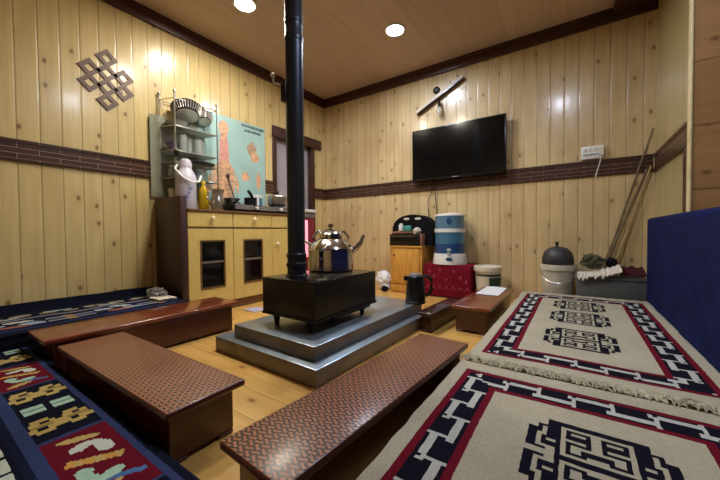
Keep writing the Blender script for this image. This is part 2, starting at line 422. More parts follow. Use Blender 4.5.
# wainscot bands
def band(name, axis, a0, a1, w, sgn, mat):
    b = MB()
    for z0, z1, t in ((ZB, ZB+.018, .016), (ZB+.018, ZT-.018, .009), (ZT-.018, ZT, .016)):
        lo, hi = sorted((w, w+sgn*t))
        if axis == 'y': b.box(lo, hi, a0, a1, z0, z1, .002, 1)
        else: b.box(a0, a1, lo, hi, z0, z1, .002, 1)
    return struct(b.build(name, mat))
band('trim_6', 'y', YF, WY0-.012, .0005, 1, 'band_y'); band('trim_7', 'y', WY1+.012, -.017, .0005, 1, 'band_y')
band('trim_8', 'x', .0005, W-.0165, -.0005, -1, 'band_x'); band('trim_9', 'y', -.9895, -.017, W-.0005, -1, 'band_y')
struct(MB().box(W-.014, W-.0005, -.872, -.79, 0, ZB-.0005, .003).build('trim_10', 'dark_trim'))
struct(MB().box(.0005, .014, YF, -2.05, 0, .07, .003).build('baseboard_left', 'dark_trim'))
# window
wn = bpy.data.objects.new('window_1', None); COL.objects.link(wn); wn.location = (0, (WY0+WY1)/2, WZ0); struct(wn)
b = MB(); b.box(-.1, .014, WY0-.012, WY0+.04, WZ0, WZ1, .003); b.box(-.1, .014, WY1-.05, WY1+.012, WZ0, WZ1, .003)
b.box(-.1, .026, WY0-.012, -.09, WZ1-.085, WZ1+.03, .003); b.box(-.1, .03, WY0-.012, WY1+.012, WZ0-.03, WZ0+.02, .003)
struct(b.build('frame', 'dark_trim', wn))
struct(MB().box(-.06, -.05, WY0+.038, WY1-.048, WZ0+.018, WZ1-.084).build('pane', 'pane_grey', wn))

# ------------------------------------------------------------------ ceiling lights
def downlight(x, y, lab, lm):
    t = thing('ceiling_light', (x, y, ZC), lab, 'ceiling light')
    MB().lathe([(.068, 0), (.09, 0), (.09, -.006), (.082, -.016), (.07, -.016), (.066, -.010), (.066, 0)], (x, y, ZC-.0005), 40).build('trim_ring', 'lamp_ring', t)
    MB().lathe([(0, -.008), (.066, -.008), (.066, -.002), (0, -.002)], (x, y, ZC), 40).build('diffuser', lm, t)
    return t
downlight(.666, -1.664, 'round warm white ceiling light left of the stove pipe', 'lamp_warm')
downlight(1.437, -.758, 'round cool white ceiling light right of the stove pipe, in front of the back wall', 'lamp_cool')
downlight(2.54, -1.87, 'round ceiling light above the cream rugs, outside the picture', 'lamp_cool')
downlight(1.25, -1.78, 'round ceiling light above the black stove, outside the picture', 'lamp_warm')

# ------------------------------------------------------------------ wall knot plaque
b = MB()
def onleft(a, z, d): return Vector((d, a, z))
k = 0
for cy, cz in ((-2.406, 1.733), (-2.406, 1.632), (-2.309, 1.834), (-2.309, 1.734), (-2.309, 1.634), (-2.309, 1.536), (-2.212, 1.733), (-2.212, 1.632)):
    o = [(cy-.066, cz), (cy, cz+.064), (cy+.066, cz), (cy, cz-.064)]; i = [(cy-.029, cz), (cy, cz+.028), (cy+.029, cz), (cy, cz-.028)]
    b.ring(o, i, onleft, .001+.0004*(k % 3), .008+.0006*(k % 3)); k += 1
tag(b.build('wall_plaque', 'knot'), 'brown endless knot plaque of diamond rings on the left plank wall', 'wall decoration')

# ------------------------------------------------------------------ low tables
def table(name, x, y, sx, sy, h, rz, label, top, side='mahog', ov=.034):
    """long axis = local y"""
    t = thing(name, (x, y, 0), label, 'low table', rz)
    hx, hy = sx/2, sy/2
    MB().box(-hx, hx, -hy, hy, h-.02, h, .006, 3).build('tabletop', top, t, True)
    bx, by = hx-ov*.6, hy-ov
    for s_ in (-1, 1):
        MB().box(*sorted((s_*bx, s_*(bx-.016))), -by+.0165, by-.0165, .0125, h-.0205, .002, 1).build('side_panel', side, t, True)
        b = MB(); b.box(-bx, bx, *sorted((s_*by, s_*(by-.016))), .0125, h-.0205, .003, 1)
        b.build('end_panel', side, t, True)
        for q in (-1, 1):
            MB().box(*sorted((q*bx, q*(bx-.05))), *sorted((s_*by, s_*(by-.05))), 0, .012, .003, 1).build('foot', side, t, True)
    b = MB(); b.box(-bx+.02, bx-.02, -by+.02, by-.02, h-.03, h-.0205); b.build('rail', side, t, True)
    return t
table('low_table', 1.43, -2.692, .23, .885, .165, -PI/2+math.radians(.8), 'low red-brown table with carved top beside the navy patterned rug in front', 'woven')
table('low_table', .795, -2.39, .27, .9, .18, math.radians(0), 'long low table with smooth plain top in front of the cabinet', 'mahog_top')
table('low_table', 2.213, -2.335, .215, .915, .165, math.radians(-4.2), 'low table with carved top between the hearth and the nearer cream rug', 'woven')
table('low_table', 2.193, -.875, .228, .79, .165, math.radians(-.6), 'low red-brown table with a white paper on it beside the farther cream rug', 'mahog_top')
table('low_table', 1.968, -1.13, .105, .52, .125, math.radians(-3), 'small very dark low table beside the black electric kettle', 'mahog_dark', 'mahog_dark', .03)
# paper on the far table
tag(MB().sheet(lambda u, v: (2.115+.15*u, -.84+.34*v, .168+.006*math.sin(u*3)*v), 6, 6, .002).build('paper', 'paper'), 'white sheet of paper lying on the far low table', 'paper')

# ------------------------------------------------------------------ hearth
hr = thing('hearth', (1.53, -1.66, 0), 'two-step grey sheet metal hearth under the black stove', 'hearth', math.radians(-1.6))
for nm, hx, hy0, hy1, z0, z1 in (('lower_step', .365, -.585, .55, 0, .0755), ('upper_step', .282, -.535, .50, .0765, .14)):
    o = MB().box(-hx+(.01 if z0 else 0), hx+(.02 if z0 else -.005), hy0, hy1, z0, z1, .004, 2).build(nm, 'zinc_side', hr, True)
    q = 1 if z0 == 0 else 1
    o.data.materials.append(MT['zinc'])
    for p in o.data.polygons:
        if p.normal.z > .5: p.material_index = 1

# ------------------------------------------------------------------ stove with flue
sx0, sx1, sy0, sy1, sz0, sz1 = 1.362, 1.728, -2.1, -1.57, .197, .384
st = thing('stove', (1.545, -1.84, .14), 'black box stove with a tall flue pipe on the metal hearth', 'stove')
b = MB(); b.box(sx0+.001, sx1-.001, sy0+.001, sy1-.001, sz0+.012, sz1-.008, .004)
b.build('firebox', 'black_iron', st)
MB().box(sx0, sx1, sy0, sy1, sz1-.008, sz1, .003).build('top_plate', 'iron_top', st)
MB().box(sx0-.003, sx1+.003, sy0-.003, sy1+.003, sz0, sz0+.012, .003).box(sx0+.1, sx1-.02, sy0+.16, sy1-.03, sz0-.022, sz0, .003).build('bottom_plate', 'black_iron', st)
for x in (sx0+.075, sx1-.06):
    for y in (sy0+.03, sy1-.06):
        MB().lathe([(0, .1405-.14), (.012, .0005), (.013, .02), (.019, .05), (.021, .0565), (0, .0565)], (x, y, .14), 14).build('leg', 'black_iron', st)
PX, PY, PR = 1.488, -1.975, .046
b = MB(); b.lathe([(.0, sz1), (PR+.012, sz1), (PR+.012, sz1+.006), (PR+.003, sz1+.012), (PR+.003, .43), (PR+.008, .436), (PR+.008, .452), (PR+.002, .458), (PR+.002, .478), (PR+.006, .484), (PR+.006, .50), (PR, .508),
    (PR, 1.60), (PR+.003, 1.604), (PR+.003, 1.628), (PR-.001, 1.634), (PR-.001, 1.69), (PR+.003, 1.694), (PR+.003, 1.712), (PR, 1.718), (PR, ZC-.0005), (0, ZC-.0005)], (PX, PY, 0), 40)
b.build('flue_pipe', 'pipe', st)
# damper handle: box clamp on pipe and rod with knob
b = MB(); b.box(PX-.05, PX-.012, PY-.052, PY-.02, 1.29, 1.385, .004); b.build('damper_clamp', 'black_iron', st)
b = MB(); b.tube([(PX-.03, PY-.04, 1.365), (PX-.09, PY-.06, 1.395), (PX-.095, PY-.062, 1.43)], .006); b.lathe([(0, 0), (.010, .003), (.013, .012), (.008, .02), (0, .022)], (PX-.095, PY-.062, 1.425), 14)
b.build('damper_handle', 'steel_dull', st)

# ------------------------------------------------------------------ big steel kettle
kx, ky, kz, kr = 1.48, -1.682, .3845, .136
kt = thing('kettle', (kx, ky, kz), 'large polished steel kettle with domed lid on the stove', 'kettle')
b = MB(); b.lathe([(0, 0), (kr-.008, 0), (kr, .01), (kr, .128), (kr+.004, .132), (kr-.002, .142), (kr*.83, .165), (kr*.62, .186), (kr*.5, .198), (kr*.5, .21), (0, .21)], (kx, ky, kz), 56); b.build('body', 'steel', kt)
b = MB(); b.lathe([(kr*.56, .2105), (kr*.56, .218), (kr*.45, .232), (kr*.2, .245), (.014, .25), (.012, .258), (.02, .268), (.016, .279), (0, .282)], (kx, ky, kz), 40); b.build('lid', 'steel', kt)
dv = Vector((.826, .563, 0))
b = MB(); b.tube([Vector((kx, ky, kz+.12))+dv*(kr-.012), Vector((kx, ky, kz+.14))+dv*(kr+.02), Vector((kx, ky, kz+.165))+dv*(kr+.045), Vector((kx, ky, kz+.195))+dv*(kr+.055), Vector((kx, ky, kz+.21))+dv*(kr+.064)], .016, 14, [.026, .021, .015, .011, .011]); b.build('spout', 'steel', kt)
MB().tube([Vector((kx, ky, kz+.15))-dv*(kr-.03), Vector((kx, ky, kz+.175))-dv*(kr+.02), Vector((kx, ky, kz+.17))-dv*(kr+.05), Vector((kx, ky, kz+.155))-dv*(kr+.055)], .008, 10).build('side_grip', 'steel_dull', kt)
for q in (-1, 1):
    MB().tube([Vector((kx, ky, kz+.155))+q*dv*(kr*.76), Vector((kx, ky, kz+.2))+q*dv*(kr*.78), Vector((kx, ky, kz+.238))+q*dv*(kr*.56), Vector((kx, ky, kz+.228))+q*dv*(kr*.44)], .008, 10).build('handle', 'steel_dull', kt)

# ------------------------------------------------------------------ electric kettle
ex, ey, ez = 1.822, -1.22, .1405
ek = thing('electric_kettle', (ex, ey, ez), 'black electric kettle standing at the back corner of the hearth', 'kettle')
MB().lathe([(0, 0), (.067, 0), (.069, .012), (.064, .016), (0, .016)], (ex, ey, ez), 36).build('base', 'black_plastic', ek)
MB().lathe([(0, .0165), (.062, .017), (.066, .03), (.061, .1), (.054, .168), (.052, .176), (.046, .18), (0, .18)], (ex, ey, ez), 36).build('body', 'black_plastic', ek)
MB().lathe([(0, .1805), (.044, .1805), (.04, .192), (.014, .197), (0, .198)], (ex, ey, ez), 30).build('lid', 'grey_plastic', ek)
P0 = Vector((ex, ey, ez))
MB().tube([P0+dv*.052+Vector((0, 0, .172)), P0+dv*.085+Vector((0, 0, .174)), P0+dv*.108+Vector((0, 0, .15)), P0+dv*.11+Vector((0, 0, .1)), P0+dv*.095+Vector((0, 0, .06)), P0+dv*.066+Vector((0, 0, .045))], .012, 12).build('handle', 'black_plastic', ek)
MB().prism([(-.02, .15), (.02, .15), (.016, .178), (-.016, .178)], lambda a, z, d: P0-dv*(.05+d)+Vector((-dv.y*a, dv.x*a, z)), 0, .028).build('spout', 'black_plastic', ek)

# ------------------------------------------------------------------ kitchen cabinet
CX, CY0, CY1, CT = .4, -1.985, -.87, .795
cb = thing('kitchen_cabinet', (.2, -1.43, 0), 'pale yellow kitchen cabinet with dark side and glazed doors along the left wall', 'cabinet')
MB().box(.02, CX-.02, CY0+.0005, CY1, .07, CT-.0205).build('carcass', 'dark_inside', cb)
MB().box(.02, CX, CY0-.045, CY0, 0, .882, .003).build('side_panel', 'cab_side', cb)
MB().box(.02, CX-.02, CY0+.0005, CY1, 0, .0695).build('plinth', 'cab_edge', cb)
MB().box(.016, CX+.008, CY0+.0005, CY1+.005, CT-.02, CT, .003).build('worktop', 'cab_edge', cb)
secs = ((-1.98, -1.618), (-1.612, -1.222), (-1.216, -.875))
for i, (a, c) in enumerate(secs):
    d = MB().box(CX-.0195, CX, a, c, .664, CT-.0215, .002, 1).build('drawer', 'cab_front', cb)
    if i < 2:
        m = (a+c)/2
        MB().lathe([(0, 0), (.007, 0), (.006, .012), (.016, .018), (.018, .026), (.012, .033), (0, .035)], (CX+.0005, m, .73), 18, (1, 0, 0)).build('knob', 'cream_knob', d)
MB().box(CX-.0195, CX-.002, CY0+.001, CY1, .652, .6625, .001, 1).build('rail', 'cab_edge', cb)
for i, (a, c) in enumerate(secs):
    win = ((-1.893, -1.69), (-1.524, -1.325), None)[i]
    dr = None
    if win:
        w0, w1, z0, z1 = win[0], win[1], .19, .562
        b = MB(); b.box(CX-.0195, CX, a, w0, .074, .65); b.box(CX-.0195, CX, w1, c, .074, .65); b.box(CX-.0195, CX, w0, w1, .074, z0); b.box(CX-.0195, CX, w0, w1, z1, .65)
        bmesh.ops.remove_doubles(b.bm, verts=b.bm.verts, dist=1e-5)
        dr = b.build('door', 'cab_front', cb)
        MB().box(CX-.017, CX-.014, w0, w1, z0, z1).build('pane', 'dark_glass', dr)
        b = MB(); e = .012
        b.box(CX-.012, CX+.004, w0, w0+e, z0, z1); b.box(CX-.012, CX+.004, w1-e, w1, z0, z1); b.box(CX-.012, CX+.004, w0+e, w1-e, z0, z0+e); b.box(CX-.012, CX+.004, w0+e, w1-e, z1-e, z1)
        b.build('glazing_frame', 'cab_edge', dr)
        MB().box(CX-.0135, CX-.002, w0+e, w1-e, .385, .402).build('shelf_edge', 'steel_dull', dr)
    else:
        dr = MB().box(CX-.0195, CX, a, c, .074, .65, .002, 1).build('door', 'cab_front', cb)
        MB().lathe([(0, 0), (.007, 0), (.006, .012), (.016, .018), (.018, .026), (.012, .033), (0, .035)], (CX+.0005, a+.05, .512), 18, (1, 0, 0)).build('knob', 'cream_knob', dr)
# white topped stand next to it
sd = thing('side_stand', (.25, -.74, 0), 'white-topped stand with a lit pink front at the right end of the cabinet', 'stand')
MB().box(.03, .405, -.86, -.615, .826, .857, .004).build('top', 'stone_white', sd)
MB().box(.04, .39, -.855, -.625, .77, .8255, .003).build('apron', 'stone_grey', sd)
MB().box(.04, .385, -.855, -.63, 0, .7695, .003).build('body', 'red_frame', sd)
MB().box(.3855, .396, -.82, -.74, .36, .745, .004).build('pink_panel', 'pink_glow', sd)

# ------------------------------------------------------------------ things on the worktop
Z = CT+.0005
# thermos
tx, ty = .2, -1.885; r = .073
t = thing('thermos_flask', (tx, ty, Z), 'tall lilac white thermos flask with blue flowers at the left of the worktop', 'flask')
MB().lathe([(0, 0), (r-.004, 0), (r, .006), (r, .245), (r*.93, .27), (r*.72, .30), (r*.6, .318), (r*.6, .33), (0, .33)], (tx, ty, Z), 36).build('body', 'flask', t)
MB().lathe([(0, .3305), (r*.62, .3305), (r*.62, .36), (r*.5, .385), (r*.3, .395), (0, .397)], (tx, ty, Z), 30).build('cap', 'flask', t)
vd = Vector((.77, -.63, 0)).normalized(); rd = Vector((.63, .77, 0))
b = MB()
def oncyl(a, z, d): 
    ang = math.atan2(-.45, .9)+a/r
    return Vector((tx+(r+d)*math.cos(ang), ty+(r+d)*math.sin(ang), Z+z))
for ca, cz, s_ in ((-.03, .08, .03), (.0, .10, .022), (-.01, .05, .024), (.03, .16, .018), (.02, .13, .014)):
    b.prism([(ca+s_*(.6+.4*math.cos(5*q))*math.cos(q), cz+s_*(.6+.4*math.cos(5*q))*math.sin(q)) for q in [2*PI*i/30 for i in range(30)]], oncyl, .0004, .0014)
b.build('flower_print', 'flask_blue', t)
TC = Vector((tx, ty, Z))
MB().tube([TC+Vector((0, 0, .345))-rd*.05+vd*.02, TC+Vector((0, 0, .31))-rd*.06+vd*.06, TC+Vector((0, 0, .24))-rd*.0+vd*.085, TC+Vector((0, 0, .205))+rd*.06+vd*.07, TC+Vector((0, 0, .22))+rd*.10+vd*.03, TC+Vector((0, 0, .27))+rd*.108], .008, 10).build('handle', 'white_plastic', t)
# cup
c_ = tag(MB().lathe([(0, 0), (.026, 0), (.03, .05), (.038, .155), (.041, .168), (.038, .168), (.034, .15), (.027, .006), (0, .006)], (.09, -1.925, Z), 28).build('steel_tumbler', 'steel_dull'), 'small steel tumbler at the wall end of the worktop behind the dark side panel', 'cup')
# oil bottle
t = thing('oil_bottle', (.2, -1.745, Z), 'yellow oil bottle between the thermos flask and the steel jug', 'bottle')
MB().lathe([(0, 0), (.036, 0), (.039, .006), (.039, .14), (.034, .165), (.018, .2), (.015, .215), (0, .215)], (.2, -1.745, Z), 28).build('body', 'oil', t)
MB().lathe([(0, .2155), (.017, .2155), (.017, .238), (.014, .241), (0, .241)], (.2, -1.745, Z), 20).build('cap', 'yellow_cap', t)
# steel jug
t = thing('steel_jug', (.26, -1.66, Z), 'shiny steel jug at the left end of the gas stove', 'jug')
MB().lathe([(0, 0), (.044, 0), (.05, .02), (.054, .06), (.05, .1), (.04, .13), (.043, .15), (.054, .178), (.051, .178), (.04, .15), (.036, .13), (0, .12)], (.26, -1.66, Z), 32).build('body', 'steel_dull', t)
MB().tube([(.27, -1.705, Z+.16), (.28, -1.755, Z+.15), (.285, -1.765, Z+.1), (.275, -1.71, Z+.055)], .007, 8).build('handle', 'steel_dull', t)
# gas stove
t = thing('gas_stove', (.23, -1.2, Z), 'low black and steel gas stove with burners on the worktop', 'gas stove')
b = MB(); b.box(.07, .375, -1.585, -.885, Z+.014, Z+.062, .006); b.build('body', 'black_iron', t)
for a, c in ((-1.58, -1.395), (-1.335, -1.115), (-1.06, -.89)):
    MB().box(.3755, .382, a, c, Z+.018, Z+.058, .002, 1).build('front_panel', 'zinc_side', t)
for y in (-1.365, -1.088):
    MB().lathe([(0, 0), (.016, 0), (.014, .02), (0, .022)], (.3755, y, Z+.038), 16, (1, 0, 0)).build('knob', 'white_plastic', t)
for y in (-1.495, -.985):
    b = MB(); b.lathe([(.02, .0625), (.045, .0625), (.045, .072), (.02, .076)], (.2, y, Z), 24)
    for q in range(4):
        a = q*PI/2+.4; b.tube([(.2+.03*math.cos(a), y+.03*math.sin(a), Z+.085), (.2+.09*math.cos(a), y+.07*math.sin(a), Z+.085), (.2+.09*math.cos(a), y+.07*math.sin(a), Z+.063)], .004, 6)
    b.build('burner', 'black_iron', t)
for x in (.09, .355):
    for y in (-1.565, -.905):
        MB().cyl((x, y, Z), (x, y, Z+.0145), .012).build('foot', 'black_plastic', t)
# steel pot on right burner
t = thing('cooking_pot', (.2, -.97, Z+.09), 'steel cooking pot on the right burner of the gas stove', 'pot')
MB().lathe([(0, 0), (.085, 0), (.1, .012), (.104, .03), (.104, .085), (.108, .09), (.1, .09), (.098, .03), (0, .01)], (.2, -.97, Z+.09), 36).build('body', 'steel_dull', t)
MB().lathe([(.1035, .0905), (.1, .1), (.05, .115), (.012, .118), (0, .118)], (.2, -.97, Z+.09), 36).build('lid', 'steel_dull', t)
MB().lathe([(0, .1185), (.01, .1185), (.018, .135), (.014, .15), (0, .152)], (.2, -.97, Z+.09), 18).build('knob', 'black_plastic', t)
# white canister with blue side
t = thing('canister', (.13, -1.185, Z+.0625), 'white and blue canister standing behind the gas stove front', 'canister')
MB().lathe([(0, .0), (.062, .0), (.062, .095), (0, .095)], (.13, -1.185, Z+.0625), 30).build('body', 'white_plastic', t)
MB().lathe([(.0, .0955), (.064, .0955), (.064, .118), (.05, .124), (0, .126)], (.13, -1.185, Z+.0625), 30).build('lid', 'white_plastic', t)
MB().lathe([(.0625, .004), (.0635, .004), (.0635, .09), (.0625, .09)], (.13, -1.185, Z+.0625), 14, None, -.15, .75).build('label', 'blue_pale', t)
# dark milk pot with black handle
t = thing('saucepan', (.22, -1.31, Z+.0625), 'small dark steel pan with a raised black handle in the middle of the gas stove', 'pan')
MB().lathe([(0, 0), (.052, 0), (.056, .01), (.056, .075), (.058, .078), (.053, .078), (.05, .012), (0, .01)], (.22, -1.31, Z+.0625), 28).build('body', 'slate', t)
MB().tube([(.26, -1.31, Z+.12), (.28, -1.345, Z+.16), (.29, -1.385, Z+.195)], .012, 10, [.010, .013, .014]).build('handle', 'black_plastic', t)
# tall skewer-like lighter/ladle standing on stove
t = thing('ladle', (.12, -1.39, Z+.0625), 'thin upright ladle with a dark red knob end against the poster', 'ladle')
MB().tube([(.105, -1.385, Z+.0705), (.07, -1.395, Z+.2), (.03, -1.41, Z+.345)], .005, 8).build('shaft', 'slate', t)
MB().lathe([(0, 0), (.012, .004), (.018, .018), (.012, .034), (0, .038)], (.029, -1.41, Z+.335), 14, (-.1, 0, 1)).build('knob', 'dark_red', t)
MB().lathe([(0, 0), (.03, .006), (.036, .016), (.033, .016), (0, .008)], (.105, -1.385, Z+.0627), 18).build('bowl', 'slate', t)
# small metal dish left of ladle
tag(MB().lathe([(0, 0), (.05, 0), (.075, .03), (.078, .032), (.07, .032), (0, .008)], (.2, -1.495, Z+.0895), 28).build('steel_dish', 'steel_dull'), 'shallow steel dish on the left burner beside the steel jug', 'dish')

# ------------------------------------------------------------------ wall rack
rk = thing('wall_rack', (.09, -1.79, CT), 'tall chrome wire rack with glass shelves on the left wall above the cabinet', 'rack')
posts = ((.02, -1.985), (.165, -1.94), (.02, -1.63), (.165, -1.595))
for i, (x, y) in enumerate(posts):
    b = MB(); b.tube([(x, y, CT+.0005), (x, y, 1.695)], .0055, 10); b.lathe([(0, 0), (.009, .004), (.012, .014), (.009, .024), (0, .028)], (x, y, 1.69), 14); b.build('post', 'steel_dull', rk)
order = (0, 1, 3, 2)
for z in (1.655, 1.445, 1.255, 1.165, 1.045):
    b = MB()
    for a, c in zip(order, order[1:]+order[:1]): b.tube([(*posts[a], z), (*posts[c], z)], .0035, 8)
    b.build('rail', 'steel_dull', rk)
    if z < 1.6:
        s_ = [(posts[k][0], posts[k][1]) for k in order]
        MB().prism(s_, lambda x, y, d: Vector((x, y, d)), z+.004, z+.008).build('shelf', 'shelf_glass', rk)
# big striped plates standing on the top shelf
def basket(name, c, r, ax, label):
    t = thing(name, c, label, 'basket')
    MB().lathe([(0, 0), (r*.7, 0), (r*.74, .003), (r*.97, .062), (r, .066), (r*.96, .068), (r*.7, .006), (0, .006)], c, 44, ax).build('dish', 'slate', t)
    b = MB(); A = Vector(ax).normalized(); R = Vector((0, 0, 1)).rotation_difference(A).to_matrix()
    for q in range(34):
        a = 2*PI*q/34
        b.tube([R@Vector((rr*math.cos(a), rr*math.sin(a), z))+Vector(c) for rr, z in ((r*.755, .004), (r*.975, .060))], .0034, 6)
    b.build('rib', 'pale_rim', t)
    MB().lathe([(0, -.004), (r*.66, -.004), (r*.69, -.0005), (0, -.0005)], c, 36, ax).build('base_disc', 'steel_dull', t)
    return t
basket('ribbed_basket', (.105, -1.815, 1.565), .118, (-.42, .16, .9), 'large dark basket with pale ribs on the top of the rack')
basket('ribbed_basket', (.08, -1.655, 1.565), .07, (-.42, .16, .9), 'smaller dark ribbed basket at the right end of the rack top')
tag(MB().lathe([(0, 0), (.035, 0), (.055, .014), (.078, .036), (.08, .04), (.074, .038), (.05, .018), (0, .006)], (.085, -1.89, 1.4545), 36).build('bowl', 'pale_rim'), 'wide pale bowl on the upper shelf of the rack under the baskets', 'bowl')
gl = None
for i, (x, y, h, rr, lb) in enumerate(((.13, -1.865, .125, .03, 'clear drinking glass on the middle rack shelf, nearest the plum cup'), (.09, -1.80, .12, .03, 'clear drinking glass second from the plum cup on the rack shelf'),
                             (.13, -1.745, .115, .03, 'clear drinking glass in the middle of the rack shelf'), (.08, -1.69, .12, .029, 'clear drinking glass at the right end of the rack shelf'))):
    g = MB().lathe([(0, 0), (rr*.8, 0), (rr, h), (rr-.003, h), (rr*.8-.003, .008), (0, .008)], (0, 0, 0), 28).build('drinking_glass', 'glass'); g.location = (x, y, 1.2635); tag(g, lb, 'glass', 'glasses on the rack')
tag(MB().lathe([(0, 0), (.024, 0), (.036, .03), (.04, .062), (.037, .062), (.03, .02), (0, .008)], (.1, -1.935, 1.2635), 28).build('plum_cup', 'plum_cup'), 'plum coloured cup at the left end of the middle rack shelf', 'cup')
t = thing('hanging_mug', (.17, -1.945, 1.25), 'small black mug hanging from the left front of the rack', 'mug')
MB().lathe([(0, 0), (.02, 0), (.022, .045), (.019, .045), (.018, .005), (0, .005)], (.19, -1.945, 1.20), 20).build('body', 'black_plastic', t)
MB().tube([(.174, -1.945, 1.262), (.19, -1.945, 1.262), (.196, -1.945, 1.25), (.19, -1.945, 1.236), (.186, -1.945, 1.215)], .004, 8).build('hook', 'steel_dull', t)
tag(MB().lathe([(0, 0), (.1, 0), (.122, .014), (.124, .016), (.118, .016), (.1, .005), (0, .005)], (.115, -1.73, 1.1735), 40, (.0, 0, 1)).build('steel_tray', 'slate'), 'round dark steel tray on the lower rack shelf', 'tray')
for x, y, lb in ((.1, -1.925, 'glass jar on the lowest rack shelf left of the thermos flask'), (.11, -1.725, 'glass jar on the lowest rack shelf right of the thermos flask')):
    t = thing('glass_jar', (x, y, 1.0535), lb, 'jar')
    MB().lathe([(0, 0), (.034, 0), (.037, .006), (.037, .07), (.03, .08), (.026, .08), (.033, .068), (.033, .006), (0, .006)], (x, y, 1.0535), 28).build('body', 'glass', t)
    MB().lathe([(0, .0805), (.031, .0805), (.031, .092), (0, .094)], (x, y, 1.0535), 24).build('lid', 'white_plastic', t)

# ------------------------------------------------------------------ poster and plastic sheet on left wall
ps = thing('anatomy_poster', (.003, -1.33, 1.3), 'pale teal anatomy poster with an orange figure on the left wall', 'poster')
PYA, PYB, PZA, PZB = -1.685, -.975, .9, 1.695
MB().box(.0175, .0195, PYA, PYB, PZA, PZB).build('sheet', 'poster', ps)
def fig(pts, mat, name, d=.0199):
    b = MB()
    for P in pts: b.prism(P, onleft, d, d+.0005)
    return b.build(name, mat, ps)
def ell(cy, cz, ry, rz, n=24, wob=0, ph=0): return [(cy+ry*(1+wob*math.sin(5*q+ph))*math.cos(q), cz+rz*(1+wob*math.cos(4*q+ph))*math.sin(q)) for q in [2*PI*i/n for i in range(n)]]
fy = -1.44
fig([ell(fy, 1.585, .05, .065), [(fy-.03, 1.53), (fy+.03, 1.53), (fy+.035, 1.47), (fy-.035, 1.47)]], 'poster_orange', 'figure_head')
fig([[(fy-.11, 1.20), (fy-.03, 1.29), (fy+.035, 1.29), (fy+.10, 1.22), (fy+.115, 1.08), (fy+.075, .93), (fy-.09, .93), (fy-.12, 1.05)],
     [(fy-.125, 1.19), (fy-.175, 1.06), (fy-.17, .95), (fy-.13, 1.02)], [(fy+.12, 1.20), (fy+.15, 1.08), (fy+.14, .96), (fy+.118, 1.05)]], 'poster_orange', 'figure_torso', .0205)
b = MB(); rs = random.Random(2)
for q in range(16):
    sd_ = -1 if q % 2 else 1; zz = .95+.3*(q//2)/8
    b.prism(ell(fy+sd_*rs.uniform(.03, .075), zz, rs.uniform(.025, .04), .013, 16, .1, q), onleft, .0208, .0212)
b.build('muscle_print', 'poster_brown', ps)
fig([[(fy-.04, 1.475), (fy+.04, 1.475), (fy+.05, 1.28), (fy-.05, 1.28)]], 'poster_red', 'figure_neck', .0203)
fig([ell(-1.135, 1.445, .055, .07, 28, .12)], 'poster_brown', 'heart_print'); fig([ell(-1.10, 1.375, .05, .05, 24, .1, 1)], 'poster_orange', 'lung_print', .0206)
fig([ell(-1.215, 1.17, .045, .045, 24, .12, 2)], 'poster_orange', 'stomach_print')
fig([ell(-1.06, 1.14, .028, .085, 24, .14, .5)], 'poster_orange', 'kidney_print')
for k_, (z0, y0, y1) in enumerate(((1.655, -1.25, -1.0), (1.61, -1.22, -1.03))):
    b = MB(); y = y0
    rs = random.Random(k_+3)
    while y < y1:
        w_ = rs.uniform(.008, .016); b.box(.0199, .0204, y, y+w_, z0, z0+rs.uniform(.014, .02)); b.box(.0199, .0204, y, y+w_*1.2, z0+.021, z0+.025); y += w_+.003
    b.build('headline_print', 'poster_text', ps)
tag(MB().sheet(lambda u, v: (.02+.004*math.sin(u*9), -2.055+.36*u, .9+.63*v), 12, 6, .002).build('plastic_sheet', 'clear_sheet'), 'cloudy plastic sheet on the left wall behind the left side of the wire rack', 'plastic sheet')

# ------------------------------------------------------------------ television & wall fittings on the back wall
tv = thing('television', (1.735, -.06, 1.4), 'black flat television on the back wall', 'television')
b = MB(); b.box(1.277, 2.187, -.088, -.05, 1.137, 1.664, .006); b.build('casing', 'black_plastic', tv)
MB().box(1.289, 2.175, -.0895, -.0882, 1.162, 1.652).build('screen', 'black_gloss', tv)
MB().box(1.70, 1.76, -.0897, -.0884, 1.147, 1.153).build('badge', 'silver', tv)
MB().box(1.55, 1.92, -.0495, -.001, 1.28, 1.55, .004).build('wall_mount', 'black_iron', tv)
for i, (pts, lb) in enumerate((([(1.50, -.035, 1.2), (1.505, -.03, 1.02), (1.515, -.02, .85), (1.525, -.02, .66), (1.51, -.02, .56), (1.49, -.03, .482)], 'thin black cable hanging straight down from the television'),
                               ([(1.47, -.035, 1.2), (1.47, -.02, 1.06), (1.455, -.02, 1.0), (1.42, -.02, .93), (1.43, -.02, .85), (1.44, -.02, .74), (1.44, -.02, .485)], 'thin black cable curving down from the television towards the black case'))):
    tag(MB().tube(pts, .004, 6).build('cable', 'cord'), lb, 'cable')
